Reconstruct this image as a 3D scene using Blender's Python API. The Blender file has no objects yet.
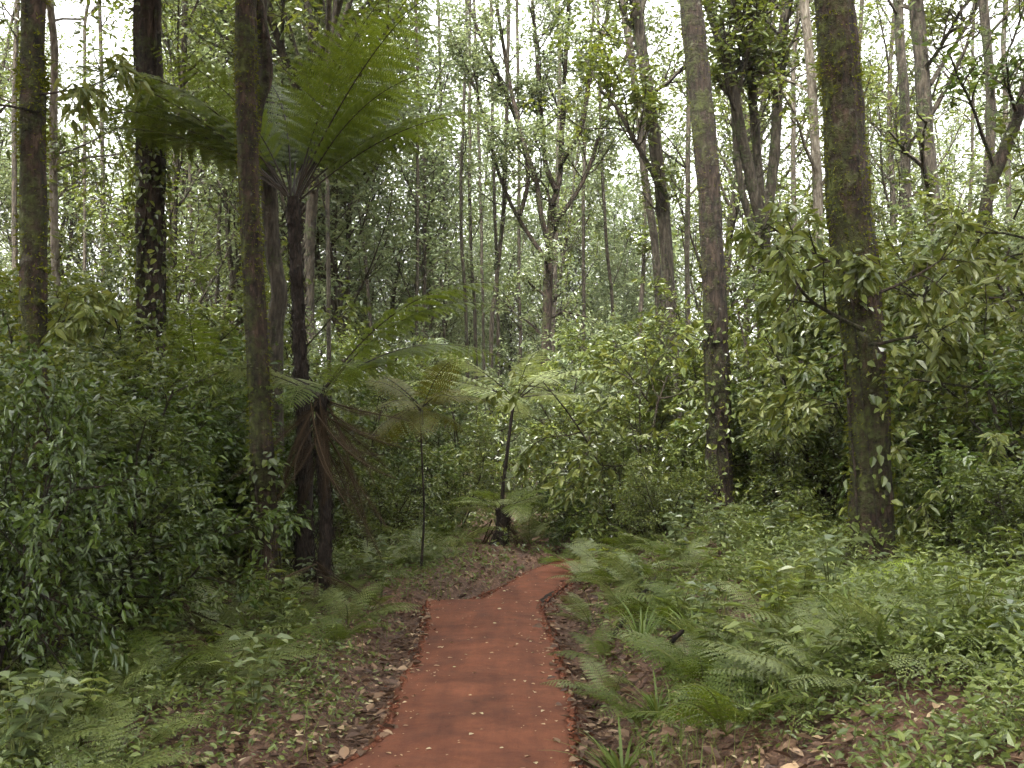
import bpy, math, random
import numpy as np
from mathutils import Vector, Matrix, Euler

R = math.radians
SC = bpy.context.scene
COL = SC.collection
rng = np.random.default_rng(11)
random.seed(11)
UP = np.array([0., 0., 1.])

# ------------------------------------------------------------------ camera
F = 1000.0
PITCH = math.atan((455 - 384) / F)
EYE = np.array([0., 0., 1.65])

def at(px, py, Y):
    """world point on the view ray of a photo pixel at distance Y ahead"""
    x, y, z = (px - 512) / F, 1.0, (384 - py) / F
    c, s = math.cos(PITCH), math.sin(PITCH)
    yy, zz = y * c - z * s, y * s + z * c
    k = Y / yy
    return EYE + np.array([x * k, Y, zz * k])

def to_px(p):
    d = np.asarray(p, float) - EYE
    c, s = math.cos(PITCH), math.sin(PITCH)
    y, z = d[1] * c + d[2] * s, -d[1] * s + d[2] * c
    return 512 + F * d[0] / y, 384 - F * z / y

cam_d = bpy.data.cameras.new("camera")
cam = bpy.data.objects.new("camera", cam_d)
COL.objects.link(cam)
cam.location = EYE
cam.rotation_euler = (R(90) + PITCH, 0, 0)
cam_d.sensor_width = 36
cam_d.lens = 36 * F / 1024
cam_d.clip_end = 2000
cam_d.clip_start = 0.05
SC.camera = cam

# ------------------------------------------------------------------ mesh tools
def unit(a):
    a = np.asarray(a, float)
    return a / np.maximum(np.linalg.norm(a, axis=-1, keepdims=True), 1e-9)

class MB:
    def __init__(s):
        s.v, s.f, s.m, s.n = [], [], [], 0
    def add(s, v, f, m=0):
        v = np.asarray(v, float).reshape(-1, 3)
        f = np.asarray(f, int)
        s.v.append(v); s.f.append(f + s.n); s.m.append(np.full(len(f), m)); s.n += len(v)
    def mesh(s, name, mats, smooth=False):
        me = bpy.data.meshes.new(name)
        if s.n:
            v = np.concatenate(s.v)
            tot = np.concatenate([np.full(len(f), f.shape[1]) for f in s.f])
            idx = np.concatenate([f.ravel() for f in s.f])
            me.vertices.add(len(v)); me.vertices.foreach_set("co", v.ravel())
            me.loops.add(len(idx)); me.loops.foreach_set("vertex_index", idx)
            me.polygons.add(len(tot))
            st = np.concatenate([[0], np.cumsum(tot)[:-1]])
            me.polygons.foreach_set("loop_start", st)
            me.polygons.foreach_set("loop_total", tot)
            me.polygons.foreach_set("material_index", np.concatenate(s.m))
            me.polygons.foreach_set("use_smooth", np.full(len(tot), smooth))
            me.update(calc_edges=True)
        for m in (mats if isinstance(mats, (list, tuple)) else [mats]):
            me.materials.append(m)
        return me
    def build(s, name, mats, parent=None, smooth=False):
        return link(name, s.mesh(name, mats, smooth), parent)

def link(name, me, parent=None, loc=None, rot=None, sc=None):
    o = bpy.data.objects.new(name, me)
    COL.objects.link(o)
    if parent is not None: o.parent = parent
    if loc is not None: o.location = loc
    if rot is not None: o.rotation_euler = rot
    if sc is not None: o.scale = (sc, sc, sc) if np.isscalar(sc) else sc
    return o

def tag(o, label=None, cat=None, group=None, kind=None):
    if label: o["label"] = label
    if cat: o["category"] = cat
    if group: o["group"] = group
    if kind: o["kind"] = kind
    return o

def empty(name, loc=(0, 0, 0), rz=0.0, sc=1.0):
    o = bpy.data.objects.new(name, None)
    COL.objects.link(o)
    o.location = loc
    o.rotation_euler = (0, 0, rz)
    o.scale = (sc, sc, sc)
    o.empty_display_size = 0.2
    return o

def kids(o):
    return KIDS.get(o.name, [])
KIDS = {}
def adopt(root, *parts):
    KIDS.setdefault(root.name, []).extend(parts)

def dup(root, loc, rz=0.0, sc=1.0):
    r = root.copy(); COL.objects.link(r)
    r.location = loc; r.rotation_euler = (0, 0, rz)
    r.scale = (sc, sc, sc) if np.isscalar(sc) else sc
    for k in ("label", "group"):
        if k in r: del r[k]
    for ch in kids(root):
        c = ch.copy(); COL.objects.link(c); c.parent = r
        KIDS.setdefault(r.name, []).append(c)
    return r

def wob(p, k, seed=0):
    """cheap smooth noise, about -1..1"""
    p = np.asarray(p, float) * k
    x, y, z = p[..., 0] + seed * 1.7, p[..., 1] - seed * 2.3, p[..., 2] + seed * .9
    return (np.sin(1.7 * x + 1.3 * np.sin(1.9 * y) + .7 * z) + np.sin(2.3 * y + 1.1 * np.sin(1.3 * z + x) - .4 * x)
            + np.sin(2.9 * z + 1.7 * np.sin(.9 * x - y))) / 3.0

def spline(pts, n):
    pts = np.asarray(pts, float)
    m = len(pts)
    if m == 2: return pts[0] + (pts[1] - pts[0]) * np.linspace(0, 1, n)[:, None]
    P = np.vstack([2 * pts[0] - pts[1], pts, 2 * pts[-1] - pts[-2]])
    u = np.linspace(0, m - 1 - 1e-6, n)
    i = u.astype(int); t = (u - i)[:, None]
    a, b, c, d = P[i], P[i + 1], P[i + 2], P[i + 3]
    return .5 * (2 * b + (c - a) * t + (2 * a - 5 * b + 4 * c - d) * t ** 2 + (3 * b - a - 3 * c + d) * t ** 3)

def tube(mb, path, rad, sides=6, rough=0.0, ridge=0.0, seed=0, m=0, cap=True, nscale=4.0):
    path = np.asarray(path, float)
    n = len(path)
    rad = np.broadcast_to(np.asarray(rad, float), (n,))
    t = unit(np.gradient(path, axis=0))
    ref = np.array([1., 0., 0.]) if abs(t[0][0]) < .8 else np.array([0., 1., 0.])
    a = unit(np.cross(t, ref)); b = np.cross(t, a)
    th = np.linspace(0, 2 * math.pi, sides, endpoint=False)
    ring = np.cos(th)[None, :, None] * a[:, None, :] + np.sin(th)[None, :, None] * b[:, None, :]
    rr = np.repeat(rad[:, None], sides, 1)
    if rough or ridge:
        pos = path[:, None, :] + ring * rad[:, None, None]
        rr = rr * (1 + rough * wob(pos, nscale, seed) + rough * .6 * wob(pos, nscale * 2.7, seed + 3))
        if ridge:
            rr = rr * (1 + ridge * np.sin(th[None, :] * 5 + seed + .7 * path[:, 2:3]) + ridge * .7 * np.sin(th[None, :] * 9 - .9 * path[:, 2:3]))
    v = (path[:, None, :] + ring * rr[:, :, None]).reshape(-1, 3)
    i = np.arange(n - 1)[:, None] * sides
    j = np.arange(sides)[None, :]
    k = (j + 1) % sides
    f = np.stack([i + j, i + k, i + sides + k, i + sides + j], -1).reshape(-1, 4)
    mb.add(v, f, m)
    if cap and sides == 4:
        pass
    return v.reshape(n, sides, 3)

def leaves(mb, c, d, nrm, L, W, fold=.18, droop=.18, m=0):
    """six-point leaves folded along the midrib"""
    c = np.asarray(c, float); N = len(c)
    if N == 0: return
    d = unit(d); s = unit(np.cross(d, nrm)); n = np.cross(s, d)
    L = np.broadcast_to(np.asarray(L, float), (N,))[:, None]
    W = np.broadcast_to(np.asarray(W, float), (N,))[:, None]
    base = c
    tip = c + d * L - n * droop * L
    l1 = c + d * L * .32 + s * W * .5 + n * (fold * W)
    r1 = c + d * L * .32 - s * W * .5 + n * (fold * W)
    l2 = c + d * L * .70 + s * W * .36 + n * (fold * W * .7 - droop * L * .45)
    r2 = c + d * L * .70 - s * W * .36 + n * (fold * W * .7 - droop * L * .45)
    v = np.stack([base, l1, l2, tip, r2, r1], 1).reshape(-1, 3)
    i = np.arange(N)[:, None] * 6
    f = np.concatenate([i + np.array([[0, 1, 2, 3]]), i + np.array([[0, 3, 4, 5]])])
    mb.add(v, f, m)

# ------------------------------------------------------------------ materials
def mat(name):
    m = bpy.data.materials.new(name); m.use_nodes = True
    nt = m.node_tree; nt.nodes.clear()
    out = nt.nodes.new("ShaderNodeOutputMaterial")
    return m, nt, out

def nd(nt, t, **kw):
    n = nt.nodes.new("ShaderNode" + t)
    for k, v in kw.items():
        if k.startswith("i_"):
            n.inputs[int(k[2:])].default_value = v
        elif hasattr(n, k): setattr(n, k, v)
        else: n.inputs[k.replace("_", " ")].default_value = v
    return n

def ramp(nt, stops):
    r = nt.nodes.new("ShaderNodeValToRGB")
    e = r.color_ramp.elements
    while len(e) < len(stops): e.new(0.5)
    for x, (p, c) in zip(e, stops):
        x.position = p; x.color = (*c, 1)
    return r

def leaf_mat(name, cols, trans=.3, rough=.42, spec=.5, tcol=1.5, warm=True):
    m, nt, out = mat(name); l = nt.links.new
    g = nd(nt, "NewGeometry"); oi = nd(nt, "ObjectInfo")
    mx = nd(nt, "Math", operation="MULTIPLY_ADD", i_1=.72)
    l(g.outputs["Random Per Island"], mx.inputs[0])
    m2 = nd(nt, "Math", operation="MULTIPLY", i_1=.28); l(oi.outputs["Random"], m2.inputs[0])
    l(m2.outputs[0], mx.inputs[2])
    k = len(cols)
    if warm: cols = [(c[0] * 1.15, c[1] * 1.03, c[2] * .56) for c in cols]
    r = ramp(nt, [(i / (k - 1), c) for i, c in enumerate(cols)]); l(mx.outputs[0], r.inputs[0])
    p = nd(nt, "BsdfPrincipled"); p.inputs["Roughness"].default_value = rough
    p.inputs["Specular IOR Level"].default_value = spec
    l(r.outputs[0], p.inputs["Base Color"])
    hs = nd(nt, "HueSaturation"); hs.inputs["Hue"].default_value = .485; hs.inputs["Value"].default_value = tcol
    hs.inputs["Saturation"].default_value = 1.1
    l(r.outputs[0], hs.inputs["Color"])
    t = nd(nt, "BsdfTranslucent"); l(hs.outputs[0], t.inputs[0])
    mix = nd(nt, "MixShader"); mix.inputs[0].default_value = trans
    l(p.outputs[0], mix.inputs[1]); l(t.outputs[0], mix.inputs[2]); l(mix.outputs[0], out.inputs[0])
    return m

def bark_mat(name, dark, mid, lite, moss=(.055, .075, .018), moss_amt=.5, scale=1.0, mdir=-1.0):
    m, nt, out = mat(name); l = nt.links.new
    tc = nd(nt, "TexCoord"); mp = nd(nt, "Mapping"); l(tc.outputs["Object"], mp.inputs[0])
    mp.inputs["Scale"].default_value = (9 * scale, 9 * scale, 2.2 * scale)
    n1 = nd(nt, "TexNoise", Scale=2.2, Detail=8.0, Roughness=.65); l(mp.outputs[0], n1.inputs["Vector"])
    r1 = ramp(nt, [(.36, dark), (.5, mid), (.66, lite)]); l(n1.outputs["Fac"], r1.inputs[0])
    n2 = nd(nt, "TexNoise", Scale=2.6, Detail=8.0, Roughness=.75); l(tc.outputs["Object"], n2.inputs["Vector"])
    n3 = nd(nt, "TexNoise", Scale=14.0, Detail=4.0, Roughness=.7); l(tc.outputs["Object"], n3.inputs["Vector"])
    # moss grows thicker on one flank
    g = nd(nt, "NewGeometry"); sx = nd(nt, "SeparateXYZ"); l(g.outputs["Normal"], sx.inputs[0])
    a = nd(nt, "Math", operation="MULTIPLY_ADD", i_1=.05 * mdir); l(sx.outputs[0], a.inputs[0]); l(n2.outputs["Fac"], a.inputs[2])
    b = nd(nt, "Math", operation="MULTIPLY_ADD", i_1=.35); l(n3.outputs["Fac"], b.inputs[0]); l(a.outputs[0], b.inputs[2])
    rm = ramp(nt, [(.92 - .35 * moss_amt, (0, 0, 0)), (1.04 - .3 * moss_amt, (.85, .85, .85))]); l(b.outputs[0], rm.inputs[0])
    mossr = ramp(nt, [(.3, tuple(c * .6 for c in moss)), (.7, tuple(c * 1.35 for c in moss))]); l(n3.outputs["Fac"], mossr.inputs[0])
    mc = nd(nt, "MixRGB"); l(rm.outputs[0], mc.inputs[0]); l(r1.outputs[0], mc.inputs[1]); l(mossr.outputs[0], mc.inputs[2])
    # pale lichen flecks
    vo = nd(nt, "TexNoise", Scale=7.0, Detail=3.0); l(tc.outputs["Object"], vo.inputs["Vector"])
    rl = ramp(nt, [(.66, (0, 0, 0)), (.74, (.5, .5, .5))]); l(vo.outputs["Fac"], rl.inputs[0])
    ml = nd(nt, "MixRGB"); l(rl.outputs[0], ml.inputs[0]); l(mc.outputs[0], ml.inputs[1]); ml.inputs[2].default_value = (.16, .15, .11, 1)
    p = nd(nt, "BsdfPrincipled", Roughness=.9); p.inputs["Specular IOR Level"].default_value = .25
    l(ml.outputs[0], p.inputs["Base Color"])
    ad = nd(nt, "Math", operation="ADD"); l(n1.outputs["Fac"], ad.inputs[0]); l(rm.outputs[0], ad.inputs[1])
    bu = nd(nt, "Bump", Strength=1.0, Distance=.06); l(ad.outputs[0], bu.inputs["Height"]); l(bu.outputs[0], p.inputs["Normal"])
    l(p.outputs[0], out.inputs[0])
    return m

M = {}
M["leaf_dark"] = leaf_mat("leaf_dark", [(.018, .034, .012), (.032, .060, .018), (.05, .085, .022), (.075, .115, .03)], .25, .36, .5)
M["leaf_mid"] = leaf_mat("leaf_mid", [(.032, .052, .018), (.056, .085, .028), (.08, .115, .038), (.13, .16, .05)], .3, .33, .55)
M["leaf_light"] = leaf_mat("leaf_light", [(.05, .085, .02), (.08, .13, .03), (.12, .17, .04), (.18, .22, .06)], .4, .45, .4)
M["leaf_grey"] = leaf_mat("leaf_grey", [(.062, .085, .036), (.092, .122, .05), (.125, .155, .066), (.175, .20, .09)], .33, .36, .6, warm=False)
M["leaf_broad"] = leaf_mat("leaf_broad", [(.034, .055, .02), (.058, .085, .03), (.088, .115, .045), (.125, .15, .065)], .28, .40, .42)
M["herb"] = leaf_mat("herb", [(.04, .065, .026), (.07, .105, .045), (.105, .15, .066), (.17, .21, .10)], .3, .4, .55)
M["fern"] = leaf_mat("fern", [(.044, .072, .02), (.062, .098, .026), (.085, .125, .032)], .46, .45, .4, 1.45)
M["fern_grey"] = leaf_mat("fern_grey", [(.11, .15, .10), (.14, .185, .125), (.17, .21, .15)], .25, .38, .7)  # pale base colour stands in for the sky's sheen on frond tops
M["fern_dull"] = leaf_mat("fern_dull", [(.07, .10, .05), (.095, .13, .068), (.12, .155, .088)], .3, .42, .5)
M["fern_olive"] = leaf_mat("fern_olive", [(.055, .07, .02), (.07, .08, .024), (.085, .078, .026)], .35, .5, .3)
M["fern_yellow"] = leaf_mat("fern_yellow", [(.12, .19, .04), (.15, .22, .05), (.19, .25, .06)], .35, .5, .3)
M["fern_dead"] = leaf_mat("fern_dead", [(.018, .012, .006), (.034, .022, .011), (.065, .043, .024)], .1, .85, .15, 1.0, warm=False)
M["litter"] = leaf_mat("litter", [(.02, .011, .006), (.055, .028, .015), (.10, .055, .031), (.17, .105, .06), (.36, .27, .17)], .08, .6, .35, 1.0, warm=False)
M["pale_leaf"] = leaf_mat("pale_leaf", [(.16, .09, .05), (.30, .20, .11), (.34, .28, .17), (.25, .26, .09)], .05, .55, .4, 1.0, warm=False)
M["grass"] = leaf_mat("grass", [(.04, .075, .025), (.065, .105, .035), (.09, .13, .05), (.15, .15, .075)], .3, .5, .3)
M["moss"] = leaf_mat("moss", [(.045, .06, .014), (.08, .10, .02), (.12, .14, .03)], .3, .8, .1)
M["stalk"] = leaf_mat("stalk", [(.010, .007, .004), (.018, .012, .007)], .0, .6, .3)
M["green_stalk"] = leaf_mat("green_stalk", [(.045, .06, .018), (.06, .075, .022)], .0, .6, .3)
M["bark_red"] = bark_mat("bark_red", (.008, .005, .003), (.028, .017, .010), (.075, .048, .03), moss=(.055, .065, .014), moss_amt=.88)
M["bark_dark"] = bark_mat("bark_dark", (.009, .006, .004), (.024, .016, .010), (.06, .042, .028), moss=(.05, .058, .014), moss_amt=.75)
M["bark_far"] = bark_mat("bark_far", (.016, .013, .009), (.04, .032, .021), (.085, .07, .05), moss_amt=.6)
M["bark_pale"] = bark_mat("bark_pale", (.06, .05, .035), (.12, .10, .075), (.2, .18, .14), moss=(.10, .12, .04), moss_amt=.5)
M["fibre"] = bark_mat("fibre", (.008, .006, .005), (.022, .015, .010), (.05, .035, .025), moss_amt=.2, scale=2.2)

def soil_mat():
    m, nt, out = mat("soil"); l = nt.links.new
    tc = nd(nt, "TexCoord")
    n1 = nd(nt, "TexNoise", Scale=.9, Detail=6.0); n2 = nd(nt, "TexNoise", Scale=22.0, Detail=5.0, Roughness=.7)
    v = nd(nt, "TexVoronoi", Scale=34.0)
    for n in (n1, n2, v): l(tc.outputs["Object"], n.inputs["Vector"])
    r1 = ramp(nt, [(.3, (.045, .021, .010)), (.55, (.085, .037, .018)), (.75, (.13, .055, .028))]); l(n1.outputs["Fac"], r1.inputs[0])
    r2 = ramp(nt, [(.2, (.022, .011, .006)), (.5, (.08, .04, .021)), (.85, (.17, .10, .06))]); l(v.outputs["Color"], r2.inputs[0])
    mx = nd(nt, "MixRGB"); mx.inputs[0].default_value = .5; l(r1.outputs[0], mx.inputs[1]); l(r2.outputs[0], mx.inputs[2])
    p = nd(nt, "BsdfPrincipled", Roughness=.9); l(mx.outputs[0], p.inputs["Base Color"])
    ad = nd(nt, "Math", operation="ADD"); l(n2.outputs["Fac"], ad.inputs[0]); l(v.outputs["Distance"], ad.inputs[1])
    bu = nd(nt, "Bump", Strength=.8, Distance=.03); l(ad.outputs[0], bu.inputs["Height"]); l(bu.outputs[0], p.inputs["Normal"])
    l(p.outputs[0], out.inputs[0]); return m

def path_mat():
    m, nt, out = mat("laterite"); l = nt.links.new
    tc = nd(nt, "TexCoord")
    n1 = nd(nt, "TexNoise", Scale=1.3, Detail=5.0, Roughness=.6); n2 = nd(nt, "TexNoise", Scale=6.0, Detail=10.0, Roughness=.82)
    n3 = nd(nt, "TexNoise", Scale=85.0, Detail=3.0, Roughness=.7); v = nd(nt, "TexVoronoi", Scale=60.0)
    for n in (n1, n2, n3, v): l(tc.outputs["Object"], n.inputs["Vector"])
    r1 = ramp(nt, [(.3, (.06, .0185, .0078)), (.5, (.11, .0335, .0135)), (.72, (.15, .051, .023))]); l(n1.outputs["Fac"], r1.inputs[0])
    r2 = ramp(nt, [(.3, (.042, .014, .0065)), (.5, (.103, .0315, .013)), (.75, (.148, .051, .025))]); l(n2.outputs["Fac"], r2.inputs[0])
    mx = nd(nt, "MixRGB"); mx.inputs[0].default_value = .6; l(r1.outputs[0], mx.inputs[1]); l(r2.outputs[0], mx.inputs[2])
    # small grit
    rg = ramp(nt, [(.06, (1, 1, 1)), (.12, (0, 0, 0))]); l(v.outputs["Distance"], rg.inputs[0])
    rn = ramp(nt, [(.58, (0, 0, 0)), (.64, (.6, .6, .6))]); l(n2.outputs["Fac"], rn.inputs[0])
    mm = nd(nt, "MixRGB", blend_type="MULTIPLY"); mm.inputs[0].default_value = 1; l(rg.outputs[0], mm.inputs[1]); l(rn.outputs[0], mm.inputs[2])
    n4 = nd(nt, "TexNoise", Scale=2.6, Detail=7.0, Roughness=.7); n4.inputs["Distortion"].default_value = .6; l(tc.outputs["Object"], n4.inputs["Vector"])
    rd = ramp(nt, [(.36, (.74, .72, .7)), (.5, (1, 1, 1)), (.68, (1.22, 1.25, 1.28))]); l(n4.outputs["Fac"], rd.inputs[0])
    md = nd(nt, "MixRGB", blend_type="MULTIPLY"); md.inputs[0].default_value = 1; l(mx.outputs[0], md.inputs[1]); l(rd.outputs[0], md.inputs[2]); mx = md
    mp5 = nd(nt, "Mapping"); mp5.inputs["Scale"].default_value = (5.0, .45, 1); l(tc.outputs["Object"], mp5.inputs[0])
    n5 = nd(nt, "TexNoise", Scale=1.0, Detail=5.0, Roughness=.6); l(mp5.outputs[0], n5.inputs["Vector"])
    rt = ramp(nt, [(.36, (.72, .70, .68)), (.5, (1, 1, 1)), (.64, (1.25, 1.28, 1.3))]); l(n5.outputs["Fac"], rt.inputs[0])
    mt_ = nd(nt, "MixRGB", blend_type="MULTIPLY"); mt_.inputs[0].default_value = .8; l(mx.outputs[0], mt_.inputs[1]); l(rt.outputs[0], mt_.inputs[2]); mx = mt_
    m3 = nd(nt, "MixRGB"); l(mm.outputs[0], m3.inputs[0]); l(mx.outputs[0], m3.inputs[1]); m3.inputs[2].default_value = (.24, .12, .075, 1)
    p = nd(nt, "BsdfPrincipled", Roughness=.85); p.inputs["Specular IOR Level"].default_value = .3
    l(m3.outputs[0], p.inputs["Base Color"])
    ad = nd(nt, "Math", operation="MULTIPLY_ADD", i_1=.35); l(n3.outputs["Fac"], ad.inputs[0]); l(n2.outputs["Fac"], ad.inputs[2])
    bu = nd(nt, "Bump", Strength=.6, Distance=.025); l(ad.outputs[0], bu.inputs["Height"]); l(bu.outputs[0], p.inputs["Normal"])
    l(p.outputs[0], out.inputs[0]); return m
M["soil"] = soil_mat(); M["path"] = path_mat()

# ------------------------------------------------------------------ world, sun, haze
SUN_EL, SUN_AZ = R(62), R(205)
w = bpy.data.worlds.new("World"); SC.world = w; w.use_nodes = True
nt = w.node_tree; nt.nodes.clear()
sky = nt.nodes.new("ShaderNodeTexSky"); sky.sky_type = 'NISHITA'; sky.sun_disc = False
sky.sun_elevation = SUN_EL; sky.sun_rotation = SUN_AZ
sky.air_density = 1.6; sky.dust_density = 6.0; sky.ozone_density = .6
hs = nt.nodes.new("ShaderNodeHueSaturation"); hs.inputs["Saturation"].default_value = .05
bg = nt.nodes.new("ShaderNodeBackground"); bg.inputs[1].default_value = .14
wo = nt.nodes.new("ShaderNodeOutputWorld")
nt.links.new(sky.outputs[0], hs.inputs["Color"]); nt.links.new(hs.outputs[0], bg.inputs[0]); nt.links.new(bg.outputs[0], wo.inputs[0])
sd = bpy.data.lights.new("sun", 'SUN'); sd.energy = 1.7; sd.angle = R(14); sd.color = (1, .97, .92)
so = bpy.data.objects.new("sun", sd); COL.objects.link(so)
# direction towards the sun: azimuth measured from +Y clockwise
sdir = Vector((math.sin(SUN_AZ) * math.cos(SUN_EL), math.cos(SUN_AZ) * math.cos(SUN_EL), math.sin(SUN_EL)))
so.rotation_euler = sdir.to_track_quat('Z', 'Y').to_euler()
so.location = (0, 0, 40)
vs = SC.view_settings
vs.view_transform = 'Standard'; vs.look = 'None'; vs.exposure = 3.1; vs.gamma = 1.0; vs.use_curve_mapping = False
cy = SC.cycles
cy.max_bounces = 7; cy.diffuse_bounces = 3; cy.glossy_bounces = 2; cy.transmission_bounces = 4; cy.transparent_max_bounces = 4
cy.volume_bounces = 0
cy.use_denoising = True

# ------------------------------------------------------------------ ground
LE = np.array([(-12, -1.0), (4, -1.35), (5.2, -1.05), (5.55, -.88), (5.9, -.78), (6.7, -.78), (7.6, -.80), (8.5, -.78), (9.6, -.82), (10.4, -.86),
               (11.50, -.98), (11.62, -.55), (12.2, -.40), (13.2, -.1), (14.3, .2), (15.3, .6), (17, 1.4), (20, 3.2), (25, 6.5), (32, 11)])
RE = np.array([(-12, .3), (5.3, .33), (6.7, .40), (8.5, .38), (9.6, .34), (11.5, .32), (12.2, .46), (13.2, .66), (14.3, .95), (15.3, 1.45),
               (17, 2.4), (20, 4.3), (25, 7.6), (32, 12.2)])
def left_edge(y): return np.interp(y, LE[:, 0], LE[:, 1])
def right_edge(y): return np.interp(y, RE[:, 0], RE[:, 1])
def sstep(a, b, x):
    t = np.clip((x - a) / (b - a), 0, 1); return t * t * (3 - 2 * t)

def gz(x, y):
    x = np.asarray(x, float); y = np.asarray(y, float)
    p = np.stack([x, y, 0 * x], -1)
    dl = left_edge(y) - x; dr = x - right_edge(y)
    out = np.maximum(dl, dr)
    near = 1 - sstep(30, 34, y)
    rough = .05 * wob(p, 1.3, 1) + .025 * wob(p, 4.1, 2) + .25 * wob(p, .16, 5) * sstep(3, 12, np.abs(x) + np.abs(y) * .25)
    off = sstep(0, .5, out)
    z = np.where(out < 0, -.14, 0) * near
    ditch = -.17 * np.exp(-((out - .22) / .22) ** 2) * near
    slope = np.interp(y, [4, 8, 11, 14, 20, 40], [.17, .135, .13, .19, .16, .05])
    bank = slope * (2.3 * np.clip(dr - .28, 0, 1.3) + .35 * np.clip(dr - 1.58, 0, 4)) + .08 * sstep(.25, .6, dr)
    lbank = .09 * sstep(.4, 1.1, dl) + .02 * np.clip(dl - .5, 0, 4)
    h = ditch + np.where(dr > dl, bank, lbank) + rough * off
    return np.where(out < 0, z, np.where(near > 0, h, h))

def axis(lo, a, b, hi, fine, grow):
    mid = list(np.arange(a, b, fine)); s = fine; x = b; up = []
    while x < hi: up.append(x); s *= grow; x += s
    s = fine; x = a - fine; dn = []
    while x > lo: dn.append(x); s *= grow; x -= s
    return np.array([lo] + dn[::-1] + mid + up + [hi])
gx = axis(-400, -4.5, 5.5, 400, .07, 1.12); gy = axis(-60, 3.2, 16.5, 600, .07, 1.09)
X, Y = np.meshgrid(gx, gy)
V = np.stack([X, Y, gz(X, Y)], -1).reshape(-1, 3)
nx, ny = len(gx), len(gy)
ii = (np.arange(ny - 1)[:, None] * nx + np.arange(nx - 1)[None, :])
f = np.stack([ii, ii + 1, ii + nx + 1, ii + nx], -1).reshape(-1, 4)
mb = MB(); mb.add(V, f)
tag(mb.build("ground", M["soil"], smooth=True), kind="structure")

# the trodden laterite path: a raised slab with ragged sides and a lip where it turns
ys = np.concatenate([np.arange(-12, 4, .1), np.arange(4, 16, .03), np.arange(16, 31, .1)]); K = 26
def path_top(x, y):
    p = np.stack([x, y, 0 * x], -1)
    return (-.085 * sstep(11.46, 11.56, y) + .105 * sstep(11.6, 15.5, y)) + .012 * wob(p, 2.1, 7) + .005 * wob(p, 6.3, 8)
le = left_edge(ys) + .035 * wob(np.stack([ys, 0 * ys, 0 * ys], -1), 2.6, 4) + .02 * wob(np.stack([ys, 0 * ys, 0 * ys], -1), 7.7, 9) + .014 * wob(np.stack([ys, 0 * ys, 0 * ys], -1), 19, 3)
re = right_edge(ys) + .025 * wob(np.stack([ys, 0 * ys, 0 * ys], -1), 2.2, 14) + .015 * wob(np.stack([ys, 0 * ys, 0 * ys], -1), 8.7, 19) + .014 * wob(np.stack([ys, 0 * ys, 0 * ys], -1), 21, 5)
u = np.linspace(0, 1, K)
PX = le[:, None] + (re - le)[:, None] * u[None, :]; PY = np.repeat(ys[:, None], K, 1)
PZ = path_top(PX, PY) + .02 * (1 - (2 * u - 1) ** 2)[None, :]
PZ[:, 0] -= .012; PZ[:, -1] -= .012
row = np.stack([PX, PY, PZ], -1)
L0 = row[:, :1].copy(); L0[..., 0] -= .03; L0[..., 2] -= .3
R0 = row[:, -1:].copy(); R0[..., 0] += .02; R0[..., 2] -= .3
rows = np.concatenate([L0, row, R0], 1); kk = K + 2
ii = (np.arange(len(ys) - 1)[:, None] * kk + np.arange(kk - 1)[None, :])
f = np.stack([ii, ii + 1, ii + kk + 1, ii + kk], -1).reshape(-1, 4)
mb = MB(); mb.add(rows, f)
tag(mb.build("path", M["path"], smooth=True), kind="structure")

def G(x, y):
    return float(gz(np.array([x]), np.array([y]))[0])
def gpos(px, Y, dz=0.0):
    x = (px - 512) / F * Y
    return np.array([x, Y, G(x, Y) + dz])

# ------------------------------------------------------------------ branching plants
def grow(mb, twigs, p, d, L, r, lvl, C, rg):
    """one stem and, down to C['lv'] levels, its branches"""
    n = C.get("seg", 5)
    pts = [np.array(p, float)]; d = unit(d)
    for i in range(n):
        d = unit(d + rg.normal(0, C["wander"], 3) + UP * C["up"][lvl])
        pts.append(pts[-1] + d * L / n)
    pts = np.array(pts)
    tip = .35 if lvl < C["lv"] else .3
    rr = r * (1 - (1 - tip) * np.linspace(0, 1, n + 1))
    tube(mb, pts, rr, C["sides"][lvl], rough=.08 if lvl == 0 else 0, seed=lvl)
    if lvl >= C["lv"]:
        twigs.append(pts); return
    if lvl >= C["lv"] - 1: twigs.append(pts[n // 2:])
    k = C["n"][lvl]
    ts = np.sort(rg.uniform(C["t0"][lvl], 1, k))
    az = rg.uniform(0, 6.28)
    for j, t in enumerate(ts):
        i = min(int(t * n), n - 1); q = pts[i] + (pts[i + 1] - pts[i]) * (t * n - i)
        dd = unit(pts[i + 1] - pts[i])
        az += 2.4 + rg.normal(0, .4)
        a = unit(np.cross(dd, [.3, .9, .2])); b = np.cross(dd, a)
        ang = C["ang"][lvl] * rg.uniform(.7, 1.25)
        nd_ = dd * math.cos(ang) + (a * math.cos(az) + b * math.sin(az)) * math.sin(ang)
        grow(mb, twigs, q, nd_, L * C["lr"][lvl] * rg.uniform(.7, 1.2) * (1.15 - .45 * t), r * C["rr"][lvl] * (1.1 - .4 * t), lvl + 1, C, rg)

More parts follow.
